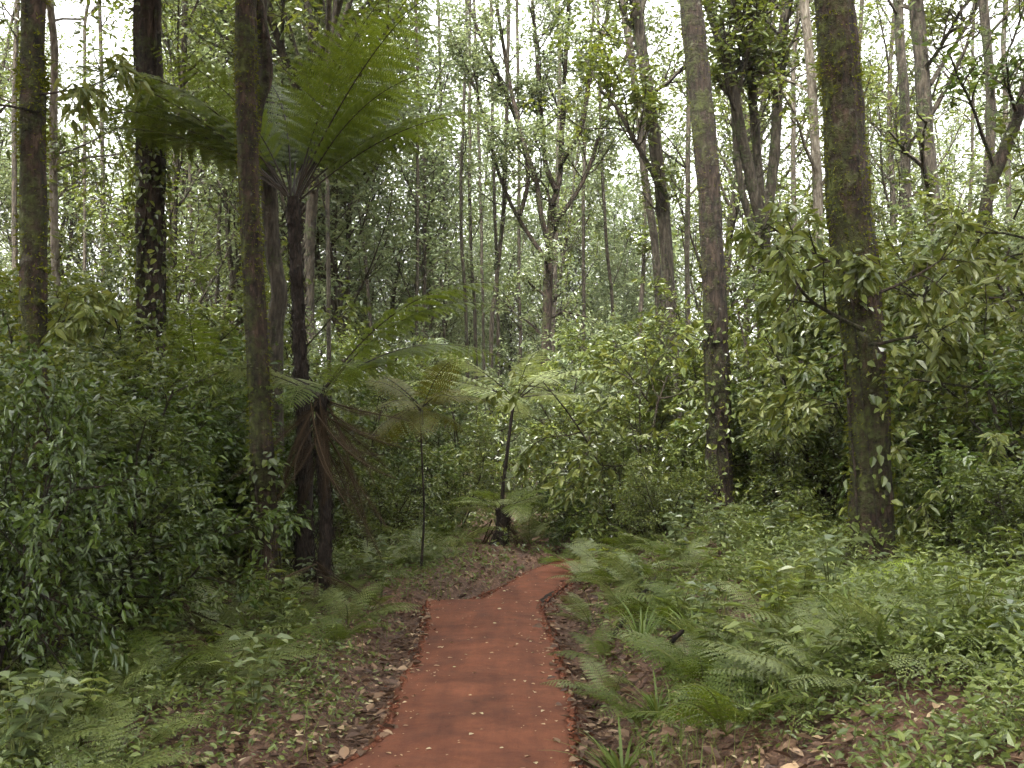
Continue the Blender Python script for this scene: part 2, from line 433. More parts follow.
def dress(mb, twigs, per, L, W, rg, droop=.25, spread=.9, jit=.03, flat=.6, m=0):
    """leaves set along twigs, alternately on both sides"""
    c, d, n, l = [], [], [], []
    for pts in twigs:
        k = per
        t = rg.uniform(.1, 1, k) ** .8 * (len(pts) - 1.001)
        i = t.astype(int); fr = (t - i)[:, None]
        q = pts[i] * (1 - fr) + pts[i + 1] * fr
        tg = unit(pts[i + 1] - pts[i])
        sd = unit(np.cross(tg, UP + rg.normal(0, .05, 3)))
        sgn = np.where(np.arange(k) % 2, 1., -1.)[:, None]
        dd = tg * .55 + sd * sgn * spread + rg.normal(0, .35, (k, 3)) - UP * droop
        c.append(q + rg.normal(0, jit, (k, 3))); d.append(dd)
        nn = UP * flat + rg.normal(0, .35, (k, 3)); n.append(nn); l.append(L * rg.uniform(.6, 1.25, k))
    if c:
        l = np.concatenate(l)
        leaves(mb, np.concatenate(c), np.concatenate(d), np.concatenate(n), l, l * W, m=m)

def plant(name, C, seed, stems, leaf, wood, per, L, W, parts=("stem", "foliage"), **kw):
    """root Empty > wood mesh, leaf mesh"""
    rg = np.random.default_rng(seed)
    root = empty(name)
    mw, ml, tw = MB(), MB(), []
    for (p, d, l, r) in stems(rg):
        grow(mw, tw, np.array(p, float), np.array(d, float), l, r, 0, C, rg)
    dress(ml, tw, per, L, W, rg, **kw)
    adopt(root, mw.build(parts[0], wood, root, smooth=True), ml.build(parts[1], leaf, root))
    return root

PARK = []       # prototypes, each used as the first of its kind
def fan(n, h, r, tilt, base=.25):
    def s(rg):
        out = []
        for k in range(n):
            a = k * 6.283 / n + rg.uniform(-.5, .5); t = tilt * rg.uniform(.4, 1.2)
            out.append(((base * math.cos(a) * rg.uniform(.2, 1), base * math.sin(a) * rg.uniform(.2, 1), -.1),
                        (math.sin(t) * math.cos(a), math.sin(t) * math.sin(a), math.cos(t)), h * rg.uniform(.7, 1.1), r * rg.uniform(.7, 1.1)))
        return out
    return s

B_DENSE = dict(lv=2, seg=5, wander=.16, up=[.05, .02, -.03], sides=[5, 4, 3], n=[9, 6], t0=[.15, .15], ang=[.9, .8], lr=[.5, .55], rr=[.5, .5])
B_AIRY = dict(lv=2, seg=6, wander=.12, up=[.05, .03, -.04], sides=[6, 4, 3], n=[12, 6], t0=[.2, .2], ang=[1.0, .8], lr=[.38, .5], rr=[.45, .5])
B_BROAD = dict(lv=2, seg=6, wander=.14, up=[.02, -.02, -.10], sides=[7, 5, 4], n=[8, 4], t0=[.3, .3], ang=[1.0, .7], lr=[.45, .5], rr=[.5, .5])

def protos(kind):
    return P[kind]
P = {}
P["dense"] = [plant("leafy_bush", B_DENSE, 20 + k, fan(6, 1.9, .022, .7), M["leaf_dark" if k < 2 else "leaf_mid"], M["bark_dark"], 12, .088, .46) for k in range(3)]
P["airy"] = [plant("understorey_sapling", B_AIRY, 30 + k, fan(3, 3.6, .03, .28), M[("leaf_mid", "leaf_grey", "leaf_mid")[k]], M["bark_dark"], 20, .10, .42) for k in range(3)]
P["broad"] = [plant("broadleaf_shrub", B_BROAD, 40 + k, fan(4, 3.0, .035, .45), M["leaf_broad"], M["bark_dark"], (17, 10, 17)[k], (.115, .17, .115)[k], .42, droop=.45) for k in range(3)]

T_POLE = dict(lv=2, seg=9, wander=.05, up=[.06, .10, .0], sides=[7, 4, 3], n=[28, 9], t0=[.22, .15], ang=[.75, .7], lr=[.22, .5], rr=[.35, .5])
T_VASE = dict(lv=3, seg=7, wander=.07, up=[.05, .07, .05, -.02], sides=[8, 6, 4, 3], n=[6, 7, 6], t0=[.35, .25, .2], ang=[.5, .5, .7], lr=[.72, .5, .45], rr=[.6, .5, .5])
def one(h, r, lean=.06):
    def s(rg):
        a = rg.uniform(0, 6.28)
        return [((0, 0, -.3), (lean * math.cos(a), lean * math.sin(a), 1), h, r)]
    return s
P["pole"] = [plant("slender_tree", T_POLE, 50 + k, one((15, 17, 13, 18)[k], (.09, .13, .07, .15)[k]), M[("leaf_grey", "leaf_mid", "leaf_grey", "leaf_grey")[k]],
                   M["bark_far"], 26, .15, .45, parts=("trunk", "crown"), droop=.4, jit=.12) for k in range(4)]
P["vase"] = [plant("spreading_tree", T_VASE, 60 + k, one((8.5, 10, 7)[k], (.16, .2, .13)[k]), M[("leaf_grey", "leaf_mid", "leaf_grey")[k]],
                   M["bark_far"], 22, .16, .45, parts=("trunk", "crown"), droop=.3, jit=.12) for k in range(3)]

T_CAN = dict(lv=2, seg=8, wander=.07, up=[.04, .04, .0], sides=[12, 6, 3], n=[17, 12], t0=[.62, .15], ang=[1.1, .7], lr=[.42, .42], rr=[.4, .4])
P["canopy"] = [plant("unseen_shade_tree", T_CAN, 80 + k, one(14, .24), M["leaf_mid"], M["bark_red"], 32, .24, .45, parts=("trunk", "crown"), jit=.2) for k in range(2)]

# ------------------------------------------------------------------ ferns
def frond_mesh(name, L, pairs, plen, lift, arch, bare, mats, pin=14, seed=0, plw=.30, sag=.25):
    """a twice-divided frond; starts at the origin, leaves along +X"""
    rg = np.random.default_rng(seed)
    n = 26
    t = np.linspace(0, 1, n)
    ang = lift - arch * t ** 1.4
    step = L / (n - 1)
    path = np.zeros((n, 3))
    path[1:, 0] = np.cumsum(np.cos(ang[:-1])) * step
    path[1:, 2] = np.cumsum(np.sin(ang[:-1])) * step
    path[:, 1] = .03 * L * np.sin(t * 3 + seed)
    mb = MB()
    tube(mb, path, .011 * (L / 2) ** .7 * (1 - .85 * t) + .001, 5, m=1)
    tg = unit(np.gradient(path, axis=0))
    qv, qf, cnt = [], [], 0
    for i in range(pairs):
        s = bare + (1 - bare) * (i + .5) / pairs
        prof = math.sin(math.pi * min(1, .12 + (s - bare) / (1 - bare) * .88) ** .75) ** .8
        pl = plen * max(prof, .06)
        k = s * (n - 1); a = min(int(k), n - 2); fr = k - a
        q = path[a] * (1 - fr) + path[a + 1] * fr; tt = tg[a]
        nrm = unit(np.array([-tt[2], 0, tt[0]]))
        for sg in (1, -1):
            out = unit(np.array([0, sg, 0]) + tt * (.35 + .5 * (s - bare)) + rg.normal(0, .06, 3))
            m = max(3, int(pin * (pl / plen) ** .6))
            u = (np.arange(m) + .5) / m
            pp = q + out * (pl * u)[:, None] - UP * (sag * pl * u ** 2)[:, None]
            pt = unit(out - UP * (2 * sag * u)[:, None])
            side = unit(np.cross(nrm, pt))
            wl = plw * pl * np.sin(np.pi * np.clip(.18 + u * .8, 0, 1)) ** .8
            wl = np.maximum(wl, .006 * L)
            gap = pl / m
            for s2 in (1, -1):
                pd = unit(side * s2 + pt * .45)
                b0 = pp - pt * (gap * .45)[..., None] if np.ndim(gap) else pp - pt * gap * .45
                b1 = pp + pt * gap * .42
                e = pp + pd * wl[:, None] - nrm * (.12 * wl)[:, None]
                t1 = e + pt * gap * .22; t0 = e - pt * gap * .18
                v = np.stack([b0, b1, t1, t0], 1).reshape(-1, 3)
                f = np.arange(m)[:, None] * 4 + np.array([[0, 1, 2, 3]])
                qv.append(v); qf.append(f + cnt); cnt += len(v)
    mb.add(np.concatenate(qv), np.concatenate(qf), 0)
    return mb.mesh(name, mats)

FR = {}
def fset(key, leaf, stalk, **kw):
    FR[key] = [frond_mesh("frond", mats=[M[leaf], M[stalk]], seed=k, lift=kw["lift"][k], arch=kw["arch"][k],
                          **{a: b for a, b in kw.items() if a not in ("lift", "arch")}) for k in range(len(kw["lift"]))]
fset("big", "fern", "stalk", L=2.95, pairs=25, plen=.68, bare=.18, lift=(1.02, .84, .58, 1.2), arch=(1.1, 1.15, .75, .85), pin=22, plw=.088, sag=.3)
fset("grey", "fern_grey", "stalk", L=1.9, pairs=24, plen=.42, bare=.2, lift=(.3, .18, .45), arch=(.6, .5, .9), pin=16, plw=.085, sag=.25)
fset("olive", "fern_olive", "stalk", L=.9, pairs=18, plen=.26, bare=.12, lift=(.5, .2, .8), arch=(1.0, .9, 1.2), pin=10, plw=.12, sag=.4)
fset("green", "fern", "green_stalk", L=1.5, pairs=22, plen=.36, bare=.18, lift=(.9, .7, .45), arch=(1.3, 1.2, 1.1), pin=14, plw=.085)
fset("dead", "fern_dead", "fern_dead", L=1.5, pairs=44, plen=.075, bare=.1, lift=(-.95, -1.15, -.8), arch=(.55, .4, .7), pin=8, plw=.16, sag=1.4)
fset("ground", "fern", "green_stalk", L=.62, pairs=18, plen=.14, bare=.16, lift=(1.0, .75, .5), arch=(1.3, 1.1, .9), pin=9, plw=.12)
fset("ground_grey", "fern_dull", "green_stalk", L=.7, pairs=18, plen=.15, bare=.16, lift=(.9, .65, .4), arch=(1.2, 1.0, .8), pin=9, plw=.12)
fset("yellow", "fern_yellow", "green_stalk", L=.75, pairs=14, plen=.17, bare=.2, lift=(.75, .5, .3), arch=(1.1, 1.0, .8), pin=8, plw=.16)

def put_frond(root, key, k, loc, az, sc, tilt=0.0, roll=0.0, name="frond", label=None):
    o = link(name, FR[key][k % len(FR[key])], root, loc, None, sc)
    o.rotation_euler = (Matrix.Rotation(az, 4, 'Z') @ Matrix.Rotation(-tilt, 4, 'Y') @ Matrix.Rotation(roll, 4, 'X')).to_euler()
    if label: o["label"] = label
    adopt(root, o)
    return o

def ground_fern(key, n, seed, loc=(0, 0, 0)):
    rg = np.random.default_rng(seed)
    r = empty("ground_fern", loc)
    for k in range(n):
        put_frond(r, key, k, (0, 0, 0.0), k * 6.283 / n + rg.uniform(-.4, .4), rg.uniform(.7, 1.15), rg.uniform(-.2, .25), rg.normal(0, .15))
    return r

# ------------------------------------------------------------------ near trees
def trunk_tree(name, label, cat, pix, Y, wid, bark, seed=0, top=13.5, flare=1.6, rough=.085, ridge=.055, moss=0, climb=0, leans=None, group=None,
               crown=True, base_py=None, Yb=None, climb_top=8, mossy_leaf="moss"):
    """a single stem following photo pixels at distance Y; carries on to its crown above the frame"""
    pts = []
    for k, (px, py) in enumerate(pix):
        pts.append(at(px, py, Y))
    pts = np.array(pts)                                   # given from the ground up
    g = G(pts[0][0], pts[0][1])
    b = pts[0].copy(); b[2] = g - .25
    if pts[0][2] < g + .1: pts = pts[1:]
    d = unit(pts[-1] - pts[-2])
    h = top - pts[-1][2]
    ext = [pts[-1] + d * h * .5 + np.array([.1, .05, 0]), pts[-1] + d * h]
    P_ = np.vstack([b, pts, ext])
    P_[:, 1] += .12 * np.sin(P_[:, 2] * .5 + seed)
    n = max(30, int(top / .11))
    path = spline(P_, n)
    z = path[:, 2] - g
    wpts = np.array(wid, float)                             # (height, diameter)
    rad = np.interp(z, wpts[:, 0], wpts[:, 1]) / 2
    rad = rad * (1 + (flare - 1) * np.exp(-np.maximum(z, 0) / .28))
    rad = rad * np.interp(z, [top * .6, top], [1, .45])
    root = empty(name, (b[0], b[1], g))
    off = np.array([b[0], b[1], g])
    mb = MB()
    rings = tube(mb, path - off, rad, 22, rough=rough, ridge=ridge, seed=seed, nscale=3.0)
    adopt(root, mb.build("trunk", bark, root, smooth=True))
    rg = np.random.default_rng(900 + seed)
    nr = rings.shape[0]
    cen = (path - off)
    def surf(k, zmin, zmax, bias=None):
        idx = np.where((cen[:, 2] > zmin) & (cen[:, 2] < zmax))[0]
        i = rg.choice(idx, k); j = rg.integers(0, rings.shape[1], k)
        p = rings[i, j]; nn = unit(p - cen[i])
        if bias is not None:
            keep = (nn @ bias) + rg.normal(0, .5, k) + .9 * wob(p, 1.6, seed) > .35
            p, nn = p[keep], nn[keep]
        return p + rg.normal(0, .01, p.shape), nn
    if moss:
        p, nn = surf(moss, -.1, 9.5)
        q = wob(p * np.array([1, 1, .5]), 2.6, seed) + .8 * np.abs(nn[:, 0]) + rg.normal(0, .4, len(p)) > .35
        p, nn = p[q], nn[q]
        ml = MB(); k = len(p)
        leaves(ml, p, nn * .9 + rg.normal(0, .5, (k, 3)) - UP * .25, rg.normal(0, 1, (k, 3)), rg.uniform(.015, .045, k), rg.uniform(.006, .016, k))
        adopt(root, ml.build("moss", M[mossy_leaf], root))
    if climb:
        p, nn = surf(climb, .2, climb_top)
        keep = wob(p, .9, seed + 4) > -.15
        p, nn = p[keep], nn[keep]; k = len(p)
        ml = MB(); l = rg.uniform(.05, .13, k)
        leaves(ml, p + nn * rg.uniform(.0, .10, (k, 1)), nn * .5 + rg.normal(0, .5, (k, 3)) - UP * .5, nn + UP * .6 + rg.normal(0, .3, (k, 3)), l, l * .6)
        for s in range(4):                                  # the vine's own stems up the bark
            tz = np.linspace(.05, .9 * climb_top, 40)
            ci = np.clip(np.searchsorted(cen[:, 2], tz), 0, nr - 1)
            a = s * 1.6 + .8 * np.sin(tz * .7 + s)
            vp = cen[ci] + np.stack([np.cos(a), np.sin(a), 0 * a], -1) * (rad[ci] * 1.06)[:, None]
            tube(ml, vp, .012, 5, m=1)
        adopt(root, ml.build("climbing_vine", [M["leaf_mid"], M["bark_dark"]], root))
    if crown:
        mw, ml, tw = MB(), MB(), []
        C = dict(lv=2, seg=6, wander=.12, up=[.05, .03, -.02], sides=[6, 4, 3], n=[7, 6], t0=[.3, .2], ang=[.7, .8], lr=[.5, .5], rr=[.5, .5])
        for k in range(8):
            i = int(nr * rg.uniform(.82, .99)); a = k * 2.4 + rg.uniform(-.3, .3)
            grow(mw, tw, cen[i], (math.cos(a), math.sin(a), rg.uniform(.3, 1.1)), rg.uniform(2.2, 3.6), rad[i] * .5, 0, C, rg)
        dress(ml, tw, 10, .17, .45, rg, jit=.1)
        adopt(root, mw.build("limb", bark, root, smooth=True), ml.build("crown", M["leaf_mid"], root))
    tag(root, label, cat, group)
    return root

LAND = []      # landmarks for the labels: (pixel x, pixel y, phrase)
H1 = trunk_tree("mossy_tree", "thickest reddish brown trunk with green moss, standing on the bank beside the broadleaf shrubs", "tree",
    [(874, 590), (876, 500), (872, 400), (863, 300), (849, 200), (840, 100), (831, 0)], 9.2,
    [(0, .40), (1, .355), (1.7, .35), (2.6, .37), (3.2, .40), (3.7, .40), (4.2, .36), (5.5, .35), (14, .30)], M["bark_red"], 1, moss=9000, climb=260, climb_top=3.2)
H2 = trunk_tree("brown_tree", "straight dark brown trunk rising from the undergrowth behind the path bank", "tree",
    [(720, 500), (718, 400), (713, 300), (708, 200), (700, 100), (691, 0)], 14.5,
    [(0, .38), (2, .34), (5, .33), (8, .32), (14, .28)], M["bark_dark"], 2, moss=4000, climb=300, climb_top=3)
H3 = trunk_tree("mossy_tree", "upright mossy trunk with a forked top, close beside the tall tree fern", "tree",
    [(266, 606), (265, 500), (262, 400), (258, 300), (252, 200), (248, 100), (246, 0)], 10.6,
    [(0, .27), (2, .225), (4, .22), (6, .225), (14, .2)], M["bark_red"], 3, moss=7000, climb=160, climb_top=1.6)
H4 = trunk_tree("mossy_tree", "bare mossy trunk rising out of the bushes at the far left edge", "tree",
    [(56, 716), (50, 600), (46, 500), (41, 345), (38, 200), (35, 100), (33, 0)], 6.6,
    [(0, .19), (2, .16), (4, .155), (6, .15), (14, .12)], M["bark_red"], 4, moss=7000, top=12)
H5 = trunk_tree("vine_clad_tree", "dark trunk hung with climbing leaves, between the two left mossy trunks", "tree",
    [(152, 560), (150, 400), (148, 300), (147, 200), (147, 100), (146, 0)], 13.0,
    [(0, .44), (2, .38), (5, .36), (6, .36), (14, .3)], M["bark_dark"], 5, climb=1900, climb_top=8.5)
H6 = trunk_tree("dark_tree", "dim slanting trunk directly behind the forked mossy trunk", "tree",
    [(279, 600), (274, 450), (273, 330), (277, 290), (270, 240), (264, 100), (262, 0)], 13.2,
    [(0, .26), (2, .22), (6, .2), (14, .16)], M["bark_far"], 6, top=11)
# leafy side branches low on the thick trunk
def side_branches(root, leaf, specs, L, per, seed):
    rg_ = np.random.default_rng(seed)
    C = dict(lv=2, seg=7, wander=.10, up=[.0, -.03, -.10], sides=[7, 5, 4], n=[6, 4], t0=[.3, .3], ang=[.8, .7], lr=[.45, .5], rr=[.55, .5])
    for (px, py, Y, d, l, r) in specs:
        mb, tw = MB(), []
        grow(mb, tw, at(px, py, Y) - np.array(root.location), d, l, r, 0, C, rg_)
        dress(mb, tw, per, L, .40, rg_, droop=.6, m=1)
        adopt(root, mb.build("leafy_branch", [M["bark_dark"], leaf], root))
side_branches(H1, M["leaf_broad"], [(864, 330, 9.05, (-1, -.1, .34), 1.35, .022), (862, 285, 9.05, (-.9, -.5, .4), 1.1, .02), (868, 345, 9.05, (.9, -.5, .2), .85, .018),
    (858, 290, 9.0, (-.15, -1, .3), .45, .014), (862, 300, 9.1, (.8, .1, .45), 1.0, .018)], .14, 6, 61)

side_branches(H4, M["leaf_broad"], [(38, 112, 6.5, (-.9, -.3, .15), .6, .010), (36, 95, 6.5, (.95, -.2, .0), .55, .009), (40, 330, 6.55, (.8, -.5, .1), .5, .009)], .10, 6, 62)
# the fork: a second stem of H3
def side_stem(root, pix, Y, w0, w1, bark, name="limb", sides=14, seed=0, top=None):
    pts = np.array([at(px, py, y) for (px, py, y) in [(a, b, c) for a, b, c in pix]])
    if top:
        d = unit(pts[-1] - pts[-2]); pts = np.vstack([pts, pts[-1] + d * (top - pts[-1][2])])
    path = spline(pts, 50) - np.array(root.location)
    mb = MB(); tube(mb, path, np.linspace(w0, w1, 50) / 2, sides, rough=.08, seed=seed, nscale=4)
    o = mb.build(name, bark, root, smooth=True); adopt(root, o); return o
side_stem(H3, [(252, 150, 10.65), (259, 105, 10.75), (267, 75, 10.8), (264, 40, 10.8), (257, 0, 10.8)], 0, .12, .15, M["bark_red"], seed=4, top=11)

# ------------------------------------------------------------------ tree ferns
def tree_fern(name, label, base, pixtop, Y, w, specs, trunk_mat="fibre", stubs=True, skirt=0, seed=0, bend=.05):
    top = at(pixtop[0], pixtop[1], Y)
    bx = (base - 512) / F * Y
    g = G(bx, Y)
    off = np.array([bx, Y, g])
    root = empty(name, off)
    t = top - off
    rg = np.random.default_rng(700 + seed)
    pts = np.array([[0, 0, -.15], t * .33 + np.array([bend, .02, 0]), t * .66 + np.array([bend * .6, 0, 0]), t])
    path = spline(pts, 60)
    z = np.linspace(0, 1, 60)
    rad = w / 2 * np.interp(z, [0, .15, .4, .9, .97, 1], [1.9, 1.35, 1.05, .95, 1.15, .8])
    mb = MB(); tube(mb, path, rad, 14, rough=.14, ridge=.10, seed=seed, nscale=9)
    if stubs:                                               # hanging root fibres and old leaf bases
        k = int(260 * t[2]); i = rg.integers(0, 59, k); a = rg.uniform(0, 6.28, k)
        nn = np.stack([np.cos(a), np.sin(a), 0 * a], -1)
        leaves(mb, path[i] + nn * rad[i][:, None] * .95, nn * .5 + UP * rg.choice([-1, .9], (k, 1)) + rg.normal(0, .15, (k, 3)), nn, rg.uniform(.05, .16, k), rg.uniform(.008, .02, k))
    adopt(root, mb.build("trunk", M[trunk_mat], root, smooth=True))
    for (key, n, sc, tilt, a0, spread) in specs:
        for k in range(n):
            az = a0 + (k + rg.uniform(-.25, .25)) * spread / max(n, 1)
            put_frond(root, key, int(rg.integers(0, 9)), tuple(t + np.array([.5 * w * math.cos(az), .5 * w * math.sin(az), rg.uniform(-.05, .05)])), az,
                      sc * rg.uniform(.85, 1.1), tilt + rg.normal(0, .1), rg.normal(0, .15))
    for k in range(skirt):
        az = rg.uniform(0, 6.28)
        put_frond(root, "dead", k, tuple(t + np.array([w * .9 * math.cos(az), w * .9 * math.sin(az), -.04 - .45 * rg.uniform(0, 1)])), az, rg.uniform(.6, 1.1), rg.uniform(-.55, -.3), rg.normal(0, .9),
                  name="dead_frond", label="withered brown frond hanging down")
    tag(root, label, "tree fern", "tree ferns by the path")
    return root

TF1 = tree_fern("tree_fern", "tallest tree fern, dark slim trunk with a wide green crown of fronds overhead", 306, (293, 197), 12.0, .15,
                [], seed=1)
_top = np.array(at(293, 197, 12.0)) - np.array(TF1.location)
_rg = np.random.default_rng(3)
for az, v, sc_, ti in [(0, 2, .86, .12), (38, 0, 1.0, .1), (62, 3, 1.0, .05), (88, 0, .95, .1), (172, 2, 1.05, .05), (30, 2, .95, .25), (112, 3, 1.0, 0), (137, 1, 1.05, .1), (158, 0, 1.0, 0), (197, 1, 1.0, .1),
                       (148, 2, 1.05, .2), (178, 2, 1.12, .12), (166, 1, 1.1, .0), (192, 2, 1.08, .2), (-18, 1, .85, .2), (-42, 0, 1.0, .1), (75, 1, 1.0, .2), (-62, 3, .9, .1), (218, 0, .85, .15), (125, 0, 1, 0), (50, 1, 1, .3)]:
    a_ = R(az + _rg.uniform(-5, 5))
    put_frond(TF1, "big", v, tuple(_top + np.array([.06 * math.cos(a_), .06 * math.sin(a_), _rg.uniform(-.04, .04)])), a_, sc_ * _rg.uniform(.92, 1.05), ti, _rg.normal(0, .12))
TF2 = tree_fern("tree_fern", "short tree fern with a skirt of withered fronds beside the tallest tree fern", 323, (320, 392), 10.9, .115,
                [("big", 3, .8, -.15, -.35, 1.2), ("grey", 3, .75, .1, 2.2, 2.0), ("green", 5, .8, -.1, 3.6, 4.2)], skirt=28, seed=2)
TF3 = tree_fern("tree_fern", "slim leaning tree fern with flat fronds coloured silvery for sky sheen in mid wood", 502, (514, 398), 18.0, .055,
                [("grey", 9, 1.1, .0, .2, 6.283), ("grey", 3, 1.0, .3, 1.0, 6.283)], stubs=False, seed=3, bend=-.06)
TF4 = tree_fern("tree_fern", "low squat tree fern with a dark stump beside the path bend", 497, (503, 508), 17.2, .22,
                [("green", 8, .72, -.1, .2, 6.283), ("grey", 6, .55, -.1, .7, 6.283)], skirt=9, seed=4)
TF5 = tree_fern("tree_fern", "thin little tree fern with olive brown fronds left of the path", 421, (420, 408), 13.2, .022,
                [("olive", 6, 1.15, .25, .1, 6.283), ("olive", 6, 1.05, -.35, .5, 6.283)], stubs=False, skirt=0, seed=5)
TF6 = tree_fern("tree_fern", "young tree fern spreading green fronds behind the vine-clad trunk", 205, (205, 420), 15.0, .13,
                [("green", 9, 1.2, -.1, .1, 6.283), ("big", 3, .8, -.1, .5, 6.283)], seed=6)

# ------------------------------------------------------------------ mid-distance trees with their own shape
def stem_tree(name, label, Y, stems, bark, leaf, seed, twig=True, per=12, leafL=.15, group="trees in the middle distance", down=True):
    """stems: list of (pixels from below up, (bottom width px, top width px), extra length above); the first starts at the ground"""
    px0 = stems[0][0][0]
    x0 = (px0[0] - 512) / F * Y; g = G(x0, Y); off = np.array([x0, Y, g])
    root = empty(name, off)
    rg = np.random.default_rng(seed); tw, mw, ml = [], MB(), MB()
    C = dict(lv=1, seg=6, wander=.16, up=[.08, .02], sides=[4, 3], n=[6], t0=[.2], ang=[.7], lr=[.5], rr=[.5])
    for k, (pix, (wa, wb), ext) in enumerate(stems):
        pts = np.array([at(px, py, Y + .25 * math.sin(seed + k * 2.1) * (i > 0)) for i, (px, py) in enumerate(pix)])
        if k == 0: pts = np.vstack([[x0, Y, g - .2], pts[1:] if pts[0][2] < g + .2 else pts])
        if ext: pts = np.vstack([pts, pts[-1] + unit(pts[-1] - pts[-2]) * ext])
        n = 46
        path = spline(pts, n) - off
        path += .03 * Y / 20 * np.stack([wob(path, .9, seed), wob(path, .8, seed + 1), 0 * path[:, 0]], -1) * np.linspace(0, 1, n)[:, None]
        r = np.linspace(wa, wb, n) / 2 / F * Y
        if k == 0: r = r * (1 + .5 * np.exp(-np.maximum(path[:, 2], 0) / .3))
        mb = MB(); tube(mb, path, r, 12 if k == 0 else 9, rough=.08, seed=seed + k, nscale=2.5)
        adopt(root, mb.build("trunk" if k == 0 else "limb", bark, root, smooth=True))
        if twig:
            for q in range(14 if k else 8):
                i = int(n * rg.uniform(.45 if k == 0 else .3, .99)); a = rg.uniform(0, 6.28)
                grow(mw, tw, path[i], (math.cos(a), math.sin(a), rg.uniform(.3, 1.6)), rg.uniform(.8, 2.2), r[i] * .4, 0, C, rg)
    if twig:
        dress(mw, tw, per, leafL, .45, rg, jit=.08, droop=.35, m=1)
        adopt(root, mw.build("crown", [bark, leaf], root))
    tag(root, label, "tree", group)
    return root

MT = []
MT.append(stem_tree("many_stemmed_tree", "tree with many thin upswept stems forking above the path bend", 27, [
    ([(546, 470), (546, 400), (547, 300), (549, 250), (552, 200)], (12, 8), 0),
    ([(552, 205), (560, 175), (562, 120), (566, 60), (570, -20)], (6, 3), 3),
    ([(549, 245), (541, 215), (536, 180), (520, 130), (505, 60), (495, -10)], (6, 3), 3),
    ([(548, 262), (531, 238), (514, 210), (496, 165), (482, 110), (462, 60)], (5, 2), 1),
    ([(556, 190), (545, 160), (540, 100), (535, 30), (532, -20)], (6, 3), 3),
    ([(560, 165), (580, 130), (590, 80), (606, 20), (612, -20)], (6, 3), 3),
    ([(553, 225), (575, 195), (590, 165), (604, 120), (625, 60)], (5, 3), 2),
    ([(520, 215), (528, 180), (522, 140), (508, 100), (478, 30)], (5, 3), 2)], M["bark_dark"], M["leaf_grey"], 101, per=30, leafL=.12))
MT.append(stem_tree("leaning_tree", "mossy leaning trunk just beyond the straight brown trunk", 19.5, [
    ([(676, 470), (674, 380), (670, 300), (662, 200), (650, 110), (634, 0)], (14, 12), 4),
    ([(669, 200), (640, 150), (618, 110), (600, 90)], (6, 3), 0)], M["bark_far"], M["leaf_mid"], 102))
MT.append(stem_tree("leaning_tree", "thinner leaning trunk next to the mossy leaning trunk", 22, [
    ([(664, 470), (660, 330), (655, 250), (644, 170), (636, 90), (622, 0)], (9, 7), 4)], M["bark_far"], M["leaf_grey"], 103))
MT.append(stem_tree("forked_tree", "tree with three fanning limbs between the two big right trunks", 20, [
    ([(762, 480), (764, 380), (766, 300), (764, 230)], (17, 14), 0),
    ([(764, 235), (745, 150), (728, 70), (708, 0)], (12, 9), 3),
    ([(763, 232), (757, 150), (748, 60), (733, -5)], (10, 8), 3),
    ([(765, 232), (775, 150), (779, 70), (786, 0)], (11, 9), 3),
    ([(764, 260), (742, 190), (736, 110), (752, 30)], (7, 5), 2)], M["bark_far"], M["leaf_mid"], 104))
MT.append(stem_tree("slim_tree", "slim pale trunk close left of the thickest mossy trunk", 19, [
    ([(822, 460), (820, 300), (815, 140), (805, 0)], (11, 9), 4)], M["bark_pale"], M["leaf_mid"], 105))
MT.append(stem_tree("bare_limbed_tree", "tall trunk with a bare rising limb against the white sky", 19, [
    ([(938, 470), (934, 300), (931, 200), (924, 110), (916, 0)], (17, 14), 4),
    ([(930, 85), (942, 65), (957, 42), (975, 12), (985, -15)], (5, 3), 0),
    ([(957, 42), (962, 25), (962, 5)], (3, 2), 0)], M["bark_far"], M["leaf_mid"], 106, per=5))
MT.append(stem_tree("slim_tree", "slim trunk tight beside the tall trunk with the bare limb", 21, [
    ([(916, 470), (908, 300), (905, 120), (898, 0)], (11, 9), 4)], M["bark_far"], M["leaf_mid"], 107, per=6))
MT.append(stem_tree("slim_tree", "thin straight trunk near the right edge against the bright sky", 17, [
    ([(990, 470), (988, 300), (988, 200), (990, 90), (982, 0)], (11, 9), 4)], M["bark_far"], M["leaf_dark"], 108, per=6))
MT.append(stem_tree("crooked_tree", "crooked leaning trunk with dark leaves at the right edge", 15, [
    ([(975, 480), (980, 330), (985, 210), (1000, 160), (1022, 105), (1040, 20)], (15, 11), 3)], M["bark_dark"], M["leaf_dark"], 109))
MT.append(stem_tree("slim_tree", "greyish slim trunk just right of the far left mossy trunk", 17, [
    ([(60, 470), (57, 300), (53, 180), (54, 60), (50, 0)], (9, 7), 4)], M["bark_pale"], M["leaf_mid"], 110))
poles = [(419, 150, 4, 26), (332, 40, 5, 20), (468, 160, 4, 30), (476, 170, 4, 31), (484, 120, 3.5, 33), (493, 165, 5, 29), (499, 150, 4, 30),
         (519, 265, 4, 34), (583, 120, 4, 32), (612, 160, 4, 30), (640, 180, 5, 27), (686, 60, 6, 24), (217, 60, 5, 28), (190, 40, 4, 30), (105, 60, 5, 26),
         (85, 20, 4, 30), (370, 90, 4, 33), (445, 200, 3.5, 36), (795, 40, 6, 26), (850, 20, 5, 28), (962, 120, 4, 30), (1012, 40, 6, 24), (12, 80, 6, 22), (550, 30, 5, 38)]
